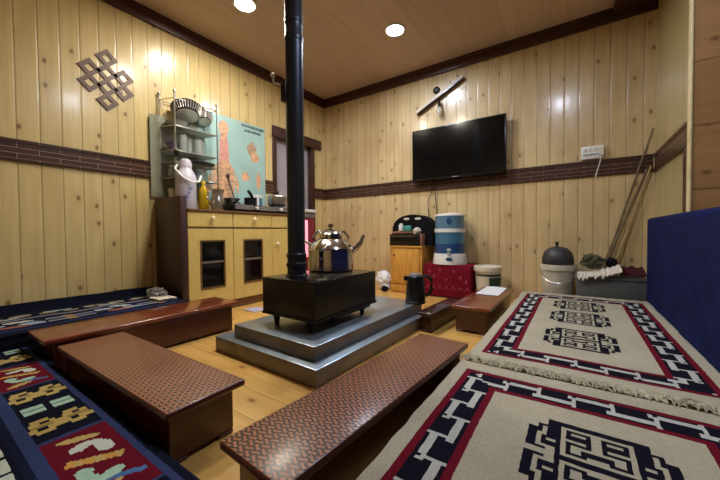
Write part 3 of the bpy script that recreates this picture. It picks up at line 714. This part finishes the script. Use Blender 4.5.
# tilted batten with bulb
wl = thing('wall_light', (1.555, -.02, 1.97), 'tilted grey batten light with a hanging bulb above the television', 'wall light')
a = Vector((1.312, -.03, 1.85)); c2 = Vector((1.80, -.03, 2.098)); ax = (c2-a).normalized()
R = Matrix.Translation((a+c2)/2) @ Matrix.Rotation(-math.atan2(ax.z, ax.x), 4, 'Y')
ln = (c2-a).length
MB().box(-ln/2, ln/2, -.02, .028, .004, .034, .003, 2, R).build('batten', 'batten', wl)
MB().box(-ln/2, ln/2, -.022, .0285, -.005, .0035, .002, 1, R).build('batten_edge', 'mahog_dark', wl)
MB().lathe([(0, 0), (.036, 0), (.034, .016), (.02, .024), (0, .026)], (1.515, -.0008, 2.06), 24, (0, -1, 0)).build('mount', 'black_plastic', wl)
MB().tube([(1.55, -.035, 1.945), (1.562, -.055, 1.90), (1.565, -.06, 1.865)], .013, 10, [.012, .012, .016]).build('lamp_holder', 'black_plastic', wl)
MB().lathe([(0, 0), (.014, 0), (.016, -.01), (.03, -.035), (.03, -.05), (.018, -.066), (0, -.07)], (1.565, -.06, 1.8645), 24).build('bulb', 'glass', wl)
# switchboard
sb = thing('switchboard', (2.81, 0, 1.23), 'white switchboard box on the back wall above the brown band', 'switchboard')
MB().box(2.735, 2.883, -.03, -.0005, 1.182, 1.284, .005).build('box', 'white_plastic', sb)
b = MB()
for x in (2.762, 2.795, 2.828): b.box(x-.01, x+.01, -.036, -.0305, 1.24, 1.265, .002, 1)
b.build('switches', 'warm_white', sb)
MB().box(2.748, 2.872, -.034, -.0305, 1.212, 1.22, .001, 1).build('slot', 'grey_plastic', sb)
MB().box(2.848, 2.882, -.05, -.0305, 1.20, 1.26, .004, 1).build('plug', 'warm_white', sb)
tag(MB().tube([(2.862, -.045, 1.198), (2.858, -.045, 1.15), (2.845, -.03, 1.10), (2.835, -.022, 1.06), (2.83, -.02, 1.03)], .0045, 6).build('cord', 'white_cord'), 'white cord hanging down from the switchboard across the brown band', 'cord')

# ------------------------------------------------------------------ along the back wall
# honey pine cupboard
cp = thing('small_cupboard', (1.295, -.165, 0), 'small honey pine cupboard against the back wall under the black case', 'cupboard')
b = MB(); b.box(1.124, 1.468, -.285, -.02, .0, .455, .002, 1); b.build('carcass', 'orange_wood', cp)
MB().box(1.116, 1.476, -.3, -.016, .4555, .474, .003).build('top', 'orange_wood', cp)
d = MB().box(1.146, 1.446, -.3, -.2855, .09, .445, .003).build('door', 'orange_wood', cp)
MB().box(1.16, 1.432, -.304, -.3003, .104, .431, .004, 2).build('panel', 'orange_wood', d)
MB().box(1.13, 1.462, -.296, -.2855, .012, .082, .003).build('kick_board', 'orange_wood', cp)
MB().lathe([(0, 0), (.008, 0), (.009, .012), (0, .014)], (1.176, -.3042, .38), 14, (0, -1, 0)).build('knob', 'cab_edge', cp)
# black arched case
cs = thing('arched_case', (1.40, -.14, .4745), 'black arched carrying case on the small cupboard', 'case')
pts = [(1.10, .0), (1.10, .1)]
for i in range(17):
    q = PI-PI*i/16; pts.append((1.322+.222*math.cos(q), .13+.185*max(0, math.sin(q))**.7))
pts += [(1.544, .1), (1.544, 0)]
def oncase(a_, z_, d_): return Vector((a_, d_, .4745+z_))
MB().prism(pts, oncase, -.2, -.045).build('body', 'black_cloth', cs)
b = MB()
for cxx in (1.265, 1.39): b.prism(ell(cxx, .272, .034, .012, 20), oncase, -.2035, -.2003)
b.build('handle_slots', 'warm_white', cs)
# radio in front
rd_ = thing('radio', (1.295, -.25, .4745), 'black front-loading radio player with brown cloth on top at the front of the small cupboard', 'radio')
MB().box(1.12, 1.455, -.298, -.205, .4745, .592, .005).build('body', 'black_plastic', rd_)
MB().box(1.135, 1.42, -.3, -.2985, .52, .56, .001, 1).build('dial', 'black_gloss', rd_)
MB().box(1.456, 1.472, -.298, -.215, .4745, .594, .003).build('end_cheek', 'brown_cloth', rd_)
MB().box(1.14, 1.40, -.3005, -.2985, .568, .574).build('chrome_strip', 'steel_dull', rd_)
tag(MB().sheet(lambda u, v: (1.145+.215*u, -.292+.08*v, .603+.012*noise.noise(Vector((u*5, v*4, 1)))+.006), 16, 8, .012).build('folded_cloth', 'brown_cloth'), 'folded brown cloth on top of the radio player', 'cloth')
tag(MB().box(1.215, 1.255, -.28, -.25, .6225, .685, .003).box(1.223, 1.247, -.276, -.254, .685, .7, .003).build('bottle', 'white_plastic'), 'small white bottle on the folded cloth in front of the black case', 'bottle')
tag(MB().box(1.265, 1.345, -.285, -.245, .6225, .676, .003).build('carton', 'teal_box'), 'small teal carton on the folded cloth beside the white bottle', 'carton')
tag(MB().blob((1.40, -.25, .62), .04, .035, .035, .3, 6, 3, .594).build('crumpled_wrapper', 'grimy_white'), 'crumpled pale wrapper in front of the black case, right of the teal carton', 'wrapper')
# maroon chest
ch = thing('cloth_covered_chest', (1.72, -.17, 0), 'chest covered with maroon printed cloth under the water filter', 'chest')
MB().box(1.508, 1.935, -.31, -.03, .0, .3, .008).build('body', 'maroon_dark', ch)
def drape(u, v):
    # skirt around front and sides then up over top
    return None
b = MB(); b.box(1.503, 1.94, -.316, -.025, .012, .3075, .01, 3); b.build('cover', 'maroon', ch)
def onfront(a_, z_, d_): return Vector((a_, -.3163-d_, z_))
for i in range(7):
    x = 1.535+i*.062
    MB().prism([(x-.024, .075), (x, .115), (x+.024, .075), (x+.016, .075), (x, .1), (x-.016, .075)], onfront, 0, .0008).build('print', 'maroon_print', ch)
for x, z in ((1.6, .2), (1.72, .17), (1.85, .2), (1.66, .26), (1.79, .25), (1.56, .24), (1.90, .16)):
    MB().prism(ell(x, z, .011, .014, 18, .3), onfront, 0, .0008).build('print', 'maroon_print', ch)
# water filter
fx, fy_, fz = 1.705, -.172, .308
wf = thing('water_filter', (fx, fy_, fz), 'blue and white water filter with a tap on the maroon chest', 'water filter')
MB().lathe([(0, 0), (.158, 0), (.158, .02), (.148, .075), (.143, .1), (0, .1)], (fx, fy_, fz), 48).build('base', 'white_plastic', wf)
MB().lathe([(0, .1005), (.136, .1005), (.138, .12), (.138, .19), (0, .19)], (fx, fy_, fz), 48).build('lower_tank', 'blue_deep', wf)
MB().lathe([(0, .1905), (.138, .1905), (.138, .298), (0, .298)], (fx, fy_, fz), 48).build('middle_tank', 'blue_plastic', wf)
MB().lathe([(0, .2985), (.143, .2985), (.143, .332), (0, .332)], (fx, fy_, fz), 48).build('collar', 'white_plastic', wf)
MB().lathe([(0, .3325), (.136, .3325), (.136, .45), (0, .45)], (fx, fy_, fz), 48).build('upper_tank', 'blue_pale', wf)
MB().lathe([(0, .4505), (.14, .4505), (.14, .46), (.1, .475), (.03, .482), (0, .483)], (fx, fy_, fz), 48).build('lid', 'white_plastic', wf)
fd = Vector((.27, -.96, 0)).normalized()
FC = Vector((fx, fy_, fz)); 
b = MB(); b.tube([FC+fd*.13+Vector((0, 0, .11)), FC+fd*.185+Vector((0, 0, .115)), FC+fd*.19+Vector((0, 0, .085))], .011, 10); b.box(-.02, .02, -.006, .006, .0, .022, .003, 1, Matrix.Translation(FC+fd*.165+Vector((0, 0, .125)))); b.build('tap', 'silver', wf)
fp = Vector((-fd.y, fd.x, 0))
b = MB(); b.prism(ell(0, .05, .03, .017, 24), lambda a_, z_, d_: FC+fd*(.15+d_)+fp*a_+Vector((0, 0, z_)), 0, .008); b.build('badge', 'blue_deep', wf)
b = MB(); b.prism(ell(0, .4, .024, .03, 20, .15), lambda a_, z_, d_: FC+fd*(.1335+d_)+fp*a_+Vector((0, 0, z_)), 0, .0045); b.build('emblem', 'blue_deep', wf)
# white bucket with green label
bx_, by_ = 2.058, -.2
bk = thing('paint_bucket', (bx_, by_, 0), 'white lidded bucket with a dark green label beside the maroon chest', 'bucket')
MB().lathe([(0, 0), (.092, 0), (.108, .262), (0, .262)], (bx_, by_, 0), 40).build('body', 'warm_white', bk)
MB().lathe([(0, .2625), (.118, .2625), (.118, .3), (.112, .306), (.1, .306), (.098, .298), (0, .298)], (bx_, by_, 0), 40).build('lid', 'warm_white', bk)
MB().lathe([(.1, .08), (.1085, .212), (.1095, .212), (.101, .08)], (bx_, by_, 0), 26, None, -1.25, .7).build('label', 'green_label', bk)
MB().lathe([(.1075, .222), (.1082, .24), (.1092, .24), (.1085, .222)], (bx_, by_, 0), 26, None, -2.4, .8).build('label_stripe', 'green_label', bk)
# white plastic bag by cupboard
tag(MB().blob((1.01, -.24, .115), .085, .07, .085, .22, 5, 4, .045).blob((1.03, -.25, .05), .06, .05, .045, .3, 6, 3, .002).build('plastic_bag', 'paper'), 'crumpled white plastic bag on the floor left of the small cupboard', 'bag')
tag(MB().blob((1.075, -.33, .03), .035, .03, .028, .3, 6, 3, .002).build('dark_bundle', 'black_cloth'), 'small dark bundle on the floor at the foot of the white bag', 'bundle')
# grimy bucket with dark pot
qx, qy = 2.585, -.19
bk = thing('grimy_bucket', (qx, qy, 0), 'grimy white bucket holding a dark upturned pot by the grey trunk', 'bucket')
MB().lathe([(0, 0), (.098, 0), (.115, .3), (.122, .302), (.122, .33), (.117, .345), (.11, .345), (.108, .3), (.09, .01), (0, .01)], (qx, qy, 0), 40).build('body', 'grimy_white', bk)
MB().tube([(qx-.122+.0, qy-.02, .32)]+[(qx-.122*math.cos(q), qy-.03-.11*math.sin(q), .32-.11*math.sin(q)) for q in [PI*i/12 for i in range(1, 12)]]+[(qx+.122, qy-.02, .32)], .0035, 6).build('wire_handle', 'steel_dull', bk)
pt = thing('upturned_pot', (qx, qy, .346), 'dark grey domed pot lying upturned in the grimy bucket', 'pot')
MB().lathe([(.106, 0), (.111, .008), (.109, .05), (.095, .095), (.065, .125), (.03, .138), (0, .14)], (qx, qy, .347), 40).build('dome', 'dark_pot', pt)
MB().lathe([(0, .1395), (.01, .1395), (.009, .155), (.014, .165), (.012, .176), (0, .178)], (qx-.005, qy, .347), 16).build('knob', 'black_plastic', pt)
# trunk with cloths
tk = thing('trunk', (2.91, -.2, 0), 'low grey tin trunk behind the farther cream rug', 'trunk')
b = MB(); b.box(2.708, 3.105, -.315, -.1, 0, .255, .006); b.build('body', 'tin', tk)
MB().box(2.703, 3.11, -.321, -.095, .2555, .278, .005).build('lid', 'tin', tk)
tag(MB().sheet(lambda u, v: (2.715+.255*u, -.352+.14*v, .286+.05*u*u*(1-.2*v)+.02*abs(noise.noise(Vector((u*9, v*4, 3))))+.03*u*v-(.05*max(0, .18-v)/.18)*(.25+abs(noise.noise(Vector((u*11, 2, 3))))*1.6)), 40, 10, .006).build('lace_cloth', 'white_cloth'), 'crumpled white lace cloth hanging over the left edge of the trunk', 'cloth')
tag(MB().blob((2.81, -.20, .375), .066, .06, .05, .45, 5, 4, .322).build('olive_bundle', 'olive'), 'bundled olive cloth on top of the trunk', 'cloth bundle')
tag(MB().blob((2.925, -.17, .37), .034, .035, .04, .3, 5, 3, .335).build('dark_bag', 'black_cloth'), 'small black bag on the trunk between the olive bundle and the sticks', 'bag')
tag(MB().sheet(lambda u, v: (2.965+.14*u, -.318+.2*v, .283+.04*v+.018*abs(noise.noise(Vector((u*6, v*5, 8))))+.005*math.sin(u*14)*v+.012), 24, 14, .008).build('maroon_cloth', 'maroon_dark'), 'dark maroon cloth folded on the right of the trunk', 'cloth')
# sticks in the corner
for p0, p1, r_, mt, lb in (((2.80, -.07, 0), (3.168, -.025, 1.355), .008, 'bamboo', 'tallest thin grey stick leaning into the back right corner'),
                           ((2.78, -.08, 0), (3.135, -.025, 1.06), .011, 'bamboo', 'dark weathered stick leaning into the corner, leftmost of the bunch'),
                           ((2.86, -.06, 0), (3.155, -.04, 1.08), .008, 'bamboo_pale', 'pale thin stick leaning in the corner right of the darker ones'),
                           ((2.75, -.05, 0), (3.12, -.022, 1.0), .006, 'bamboo', 'shortest thin brown stick leaning in the corner')):
    p0, p1 = Vector(p0), Vector(p1)
    pts = [p0.lerp(p1, i/12)+Vector((.004*noise.noise(Vector((i*.7, p0.x*9, 0))), .002*noise.noise(Vector((i*.6, 5, p0.x))), 0)) for i in range(13)]
    tag(MB().tube(pts, r_, 8, [r_*(1.15-.35*i/12) for i in range(13)]).build('stick', mt), lb, 'stick')

# ------------------------------------------------------------------ seats and rugs
# blue cloth covered bedding along the right wall
def bluef(y, z):
    return .006*noise.noise(Vector((y*2, z*3, 0)))+.004*noise.noise(Vector((y*5, z*1.2, 4)))
b = MB(); bx0, bx1, by0, by1 = 3.105, 3.14, -3.6, -.33
ny, nz = 110, 22
def blue(u, v):
    y = by0+(by1-by0)*u
    if v < .8:
        z = .139+(.672-.139)*v/.8; return (bx0-.004+bluef(y, z), y, z)
    q = (v-.8)/.2*PI
    return (bx0+.026-.03*math.cos(q)+bluef(y, .69)*(1-(v-.8)/.2), y, .672+.018*math.sin(q))
b.sheet(blue, ny, nz+14, .005)
b.box(bx0+.008, bx1, -1.06, by1-.01, .14, .67, .012); b.box(bx0+.008, 3.75, by0+.01, -1.061, 0, .685, .012)
tag(b.build('bedding_stack', 'blue_cloth'), 'tall bedding stack under a royal blue cloth beside the cream rugs', 'bedding')
# mattresses
tag(MB().box(2.352, 3.10, -1.955, -.36, .001, .121, .012, 3).build('floor_mattress', 'beige_cloth'), 'beige floor mattress under the farther cream rug', 'mattress')
tag(MB().box(2.352, 3.10, -3.6, -1.965, .001, .121, .012, 3).build('floor_mattress', 'beige_cloth'), 'beige floor mattress under the nearer cream rug', 'mattress')
tag(MB().box(.02, .62, -3.6, -2.06, .001, .150, .012, 3).build('floor_mattress', 'navy_cloth'), 'dark floor mattress along the left wall', 'mattress')
tag(MB().box(.64, 2.13, -3.6, -2.822, .001, .085, .012, 3).build('floor_mattress', 'navy_cloth'), 'dark floor mattress under the navy patterned rug in front', 'mattress')

def rug(name, x0, y0, cx, cy, nx, ny, zf, pat, mat, label, cat='rug', thick=.012):
    me = bpy.data.meshes.new(name); bm = bmesh.new()
    col = bm.loops.layers.float_color.new('dye')
    V = [[bm.verts.new((x0+i*cx+(.0018*noise.noise(Vector((i*.5, j*.5, 2))) if 0 < i < nx else .003*noise.noise(Vector((i*.2, j*.15, 7)))), y0+j*cy+.0016*noise.noise(Vector((i*.3, j*.3, 9))), zf(x0+i*cx, y0+j*cy))) for j in range(ny+1)] for i in range(nx+1)]
    for i in range(nx):
        for j in range(ny):
            f = bm.faces.new((V[i][j], V[i+1][j], V[i+1][j+1], V[i][j+1]))
            c = pat(i, j)
            for l in f.loops: l[col] = (*c, 1)
    ext = bmesh.ops.extrude_face_region(bm, geom=[e for e in bm.edges if e.is_boundary])
    for g in ext['geom']:
        if isinstance(g, bmesh.types.BMVert): g.co.z -= thick
    for f in bm.faces:
        for l in f.loops:
            if l[col][3] == 0 or (l[col][0] == l[col][1] == l[col][2] == 0): pass
    bmesh.ops.recalc_face_normals(bm, faces=bm.faces)
    bm.to_mesh(me); bm.free(); me.shade_smooth(); me.set_sharp_from_angle(angle=math.radians(50))
    o = bpy.data.objects.new(name, me); COL.objects.link(o); me.materials.append(MT[mat])
    return tag(o, label, cat)

CREAM, RED, BLK, WHT = lin((186, 178, 156)), lin((110, 20, 38)), lin((22, 20, 34)), lin((196, 196, 190))
MEA = ["bbWWWWWW"]+["bWWbbbbb"]*7+["bWWbbWWb", "WWWWWWWb"]+["bbbbbWWb"]*7+["bWWbbWWb"]
MED = ["...########", "...##......", ".####.####.", ".#.##.#..#.", "##.##.####.", "#..##....#.", "#.###.####.", "#.#.#.#....", "#.###.#.###", "#...#.###..", "###.#......", "....#######"]
C = .0095
def cream_pat(nx, ny, m_end0, m_end1, meds, sx):
    m = 4
    def f(i, j):
        dl, dr, db, dt = i-m, nx-1-m-i, j-m_end0, ny-1-m_end1-j
        d = min(dl, dr, db, dt)
        if d < 0: return CREAM
        if d < 12:
            if d < 2 or d >= 10: return RED
            s = j if d in (dl, dr) else i
            return WHT if MEA[s % 18][d-2] == 'W' else BLK
        for cj in meds:
            r_, c_ = j-cj, i-sx
            if 0 <= c_ < 28 and 0 <= r_ < 30:
                rr = int((r_ if r_ < 15 else 29-r_)*12/15)
                cc = int((c_ if c_ < 14 else 27-c_)*11/14)
                if MED[rr][cc] == '#': return BLK
        return CREAM
    return f
def bump_z(z): return lambda x, y: z+.004*noise.noise(Vector((x*4, y*4, 3)))
nx = 78
# farther rug: y -1.93 .. -.37
ny = 164
rug('cream_rug', 2.36, -1.932, C, C, nx, ny, bump_z(.134), cream_pat(nx, ny, 7, 7, (32, 75, 111), 24), 'rug_light', 'cream rug with three medallions, the farther one next to the grey trunk')
ny = 167
rug('cream_rug', 2.356, -1.985-C*ny, C, C, nx, ny, bump_z(.133), cream_pat(nx, ny, 7, 7, (22, 66, 110), 27), 'rug_light', 'cream rug nearest the camera, with a red bordered medallion at its bottom edge')
# fringe of the farther rug lying over the nearer one (yarns: nobody could count them)
b = MB(); rs = random.Random(5)
for i in range(640):
    x = 2.362+.74*rs.random(); l = rs.uniform(.02, .062); dx = rs.uniform(-.03, .03); big = 1+max(0, (x-2.95)/.15)
    h = .006*big
    b.tube([(x, -1.93, .137), (x+dx*.5+rs.uniform(-.01, .01), -1.93-l*.4, .137+rs.uniform(.003, h)), (x+dx, -1.93-l*.75, .137+rs.uniform(.001, h)), (x+dx*1.3+rs.uniform(-.012, .012), -1.93-l, .1365)], .0016*big**.5, 4)
o = b.build('rug_fringe', 'fringe'); o['kind'] = 'stuff'; tag(o, 'cream wool fringe between the two cream rugs', 'fringe')
b = MB()
for i in range(150):
    x = 2.362+.74*rs.random(); l = rs.uniform(.01, .02)
    b.tube([(x, -.372, .134), (x+rs.uniform(-.01, .01), -.372+l, .134), (x+rs.uniform(-.012, .012), -.37+l*1.3, .127)], .0022, 4)
o = b.build('rug_fringe', 'fringe'); o['kind'] = 'stuff'; tag(o, 'short cream fringe at the trunk end of the farther cream rug', 'fringe')

# navy rugs
NAVY, NAVY2, PERI, DRED, GOLD, MINT, PALE, SKY, TAN = lin((15, 18, 35)), lin((19, 25, 50)), lin((50, 60, 100)), lin((98, 16, 34)), lin((184, 162, 98)), lin((164, 196, 178)), lin((196, 202, 190)), lin((76, 110, 160)), lin((196, 150, 78))
def inell(x, y, cx, cy, rx, ry, a=0):
    dx, dy = x-cx, y-cy; c_, s_ = math.cos(a), math.sin(a)
    u, v = (dx*c_+dy*s_)/rx, (-dx*s_+dy*c_)/ry
    return u*u+v*v < 1
def inrect(x, y, cx, cy, hx, hy, a=0):
    dx, dy = x-cx, y-cy; c_, s_ = math.cos(a), math.sin(a)
    return abs(dx*c_+dy*s_) < hx and abs(-dx*s_+dy*c_) < hy
def knot_motif(u, v):
    for sv in (-1, 1):
        for su in (-1, 1):
            if inrect(u, v, su*.0175, sv*.031, .0125, .025): return MINT
    for su in (-1, 1):
        if inrect(u, v, su*.13, 0, .012, .012): return GOLD
        for sv in (-1, 1):
            cu, cv = su*.13, sv*.033
            hole = inrect(u, v, cu-.02, cv+.004, .009, .009) or inrect(u, v, cu+.018, cv-.006, .009, .009)
            body = inrect(u, v, cu, cv, .030, .027) or inrect(u, v, cu, cv-.003, .048, .017) or inrect(u, v, cu+.02, cv+.004, .014, .033)
            if body: return NAVY if hole else (GOLD if abs(u-cu) > .006 else lin((150, 128, 76)))
    return None
def cloud_motif(u, v):
    if inrect(u, v, .0, .0, .012, .052, -.5): return TAN if (int((v+.1)*90) % 3) else GOLD
    if inell(u, v, -.052, .024, .038, .018, .3) or inell(u, v, -.075, -.004, .016, .026, .2): 
        return None if inell(u, v, -.05, .008, .018, .008) else PALE
    if inell(u, v, .052, -.024, .038, .018, .3) or inell(u, v, .078, .002, .016, .028, .2):
        return None if inell(u, v, .05, -.008, .018, .008) else MINT
    if inrect(u, v, .105, .02, .008, .04, -.5): return SKY
    if inell(u, v, .128, -.018, .014, .034, .5): return GOLD
    if inell(u, v, -.118, .0, .012, .042, -.4): return GOLD
    return None
CN = .0052
RX0, RY1 = .62, -2.812
bounds = [.43, .885, 1.17, 1.625, 1.975, 2.43]
def navy_pat(i, j):
    x = RX0+(i+.5)*CN; d = (132-1-j+.5)*CN     # distance from the table-side edge
    if x > 2.13: return NAVY
    if d < .028: return NAVY
    if d < .042: return PERI
    if d < .172:
        for k in range(5):
            if bounds[k] <= x < bounds[k+1]:
                if x-bounds[k] < .012: return PERI
                cu = (bounds[k]+bounds[k+1])/2; u = x-cu; v = .107-d
                if k % 2 == 0:
                    return knot_motif(u, v) or NAVY
                return cloud_motif(u*(.345/(bounds[k+1]-bounds[k])), v) or DRED
    if d < .195: return PERI
    if d < .215: return NAVY2
    # inner field: pale blocks with dark hooks
    q = ((x+.02) % .082)/.082; w = ((d-.215) % .095)/.095
    if .08 < q < .92 and .1 < w < .9:
        if .3 < q < .8 and .4 < w < .62 or (.3 < q < .45 and .4 < w < .8): return NAVY
        return PALE
    return NAVY
NX = int((2.15-RX0)/CN)
rug('navy_rug', RX0, RY1-132*CN, CN, CN, NX, 132, lambda x, y: .099+.004*noise.noise(Vector((x*5, y*5, 1)))-.012*max(0, 1-(RY1-y)/.03)**2, navy_pat, 'rug_dark', 'navy rug with red and gold panels nearest the camera on the left')
# wall-side navy rug
CW = .0105
WX0, WYn = .02, -3.45
def wall_pat(i, j):
    x = WX0+(i+.5)*CW; y = WYn+(j+.5)*CW
    if y > -2.09: return NAVY
    if x < .10: return NAVY
    if x > .59: return NAVY
    if .262 < x < .278: return lin((150, 150, 170))
    if .515 < x < .53: return PERI
    P = .22; k = math.floor((y+10)/P); u = (y+10)-(k+.5)*P
    if x < .262:
        v = x-.19
        if k % 2 == 0:
            if inell(u, v, -.06, .0, .06, .03, .3) or inell(u, v, .06, -.01, .045, .035, -.2): return lin((150, 138, 122)) if not inell(u, v, -.05, .01, .02, .014) else NAVY
            if inell(u, v, .0, .03, .05, .014): return PALE
        else:
            if inrect(u, v, -.05, .0, .035, .024) or inrect(u, v, .05, .01, .035, .024): return TAN if inrect(u, v, -.05, 0, .018, .012) else lin((130, 118, 104))
            if inrect(u, v, 0, -.03, .06, .01): return MINT
        return NAVY
    v = x-.4
    if k % 2 == 0:
        if inell(u, v, -.07, -.03, .055, .03, .5) or inell(u, v, .07, .02, .05, .032, .3): return lin((150, 160, 178))
        if inell(u, v, .0, .05, .06, .025): return lin((150, 96, 84))
        if inell(u, v, .03, -.06, .06, .02, .3): return PALE
    else:
        for s_ in (-1, 1):
            if inrect(u, v, s_*.06, .03, .04, .016) or inrect(u, v, s_*.06, -.03, .04, .016): return lin((128, 132, 150))
        if inrect(u, v, 0, 0, .02, .07): return lin((140, 118, 88))
    return NAVY if k % 2 else NAVY2
rug('navy_rug', WX0, WYn, CW, CW, int(.6/CW), int((-2.055-WYn)/CW), lambda x, y: .163+.05*max(0, 1-(x-.02)/.07)**1.5+.005*noise.noise(Vector((x*6, y*6, 5))), wall_pat, 'rug_dark', 'navy rug on the seat along the left plank wall')
# crumpled plastic and papers on the wall seat
tag(MB().blob((.24, -2.125, .192), .085, .045, .034, .5, 8, 4, .171).build('crumpled_plastic', 'plastic_bag'), 'crumpled clear plastic wrapping on the wall seat by the cabinet side', 'wrapping')
tag(MB().sheet(lambda u, v: (.30+.15*u, -2.2+.11*v, .176+.012*abs(noise.noise(Vector((u*5, v*5, 2))))), 14, 14, .002).build('crumpled_paper', 'white_cloth'), 'crumpled pale paper on the wall seat in front of the plastic wrapping', 'paper')
# pale sheet on floor behind the hearth
tag(MB().sheet(lambda u, v: (.52+.14*u, -1.62+.12*v, .004+.002*math.sin(u*4)), 6, 6, .004).build('flat_sheet', 'lilac_sheet'), 'pale lilac sheet lying on the floor left of the stove', 'sheet')

# ------------------------------------------------------------------ camera, world
cam = bpy.data.cameras.new('camera'); co = bpy.data.objects.new('camera', cam); COL.objects.link(co)
Fv = Vector((-.5634, .8259, -.0233)); yaw, pit, rol = .5986, -.0233, -.0083
Fv = Vector((-math.sin(yaw)*math.cos(pit), math.cos(yaw)*math.cos(pit), math.sin(pit)))
Rv = Vector((math.cos(yaw), math.sin(yaw), 0)); Uv = Rv.cross(Fv)
R2 = math.cos(rol)*Rv+math.sin(rol)*Uv; U2 = -math.sin(rol)*Rv+math.cos(rol)*Uv
mw = Matrix(((R2.x, U2.x, -Fv.x, 2.705), (R2.y, U2.y, -Fv.y, -3.165), (R2.z, U2.z, -Fv.z, .61), (0, 0, 0, 1)))
co.matrix_world = mw
cam.sensor_width = 36; cam.lens = 316.77/720*36; cam.clip_start = .02
SC.camera = co
w = bpy.data.worlds.new('world'); SC.world = w; w.use_nodes = True
w.node_tree.nodes['Background'].inputs[0].default_value = (.05, .05, .06, 1)
SC.view_settings.view_transform = 'Standard'; SC.view_settings.look = 'None'; SC.view_settings.gamma = 1
SC.view_settings.exposure = 0
try: SC.view_settings.use_curve_mapping = False
except Exception: pass
SC.cycles.max_bounces = 10; SC.cycles.diffuse_bounces = 6
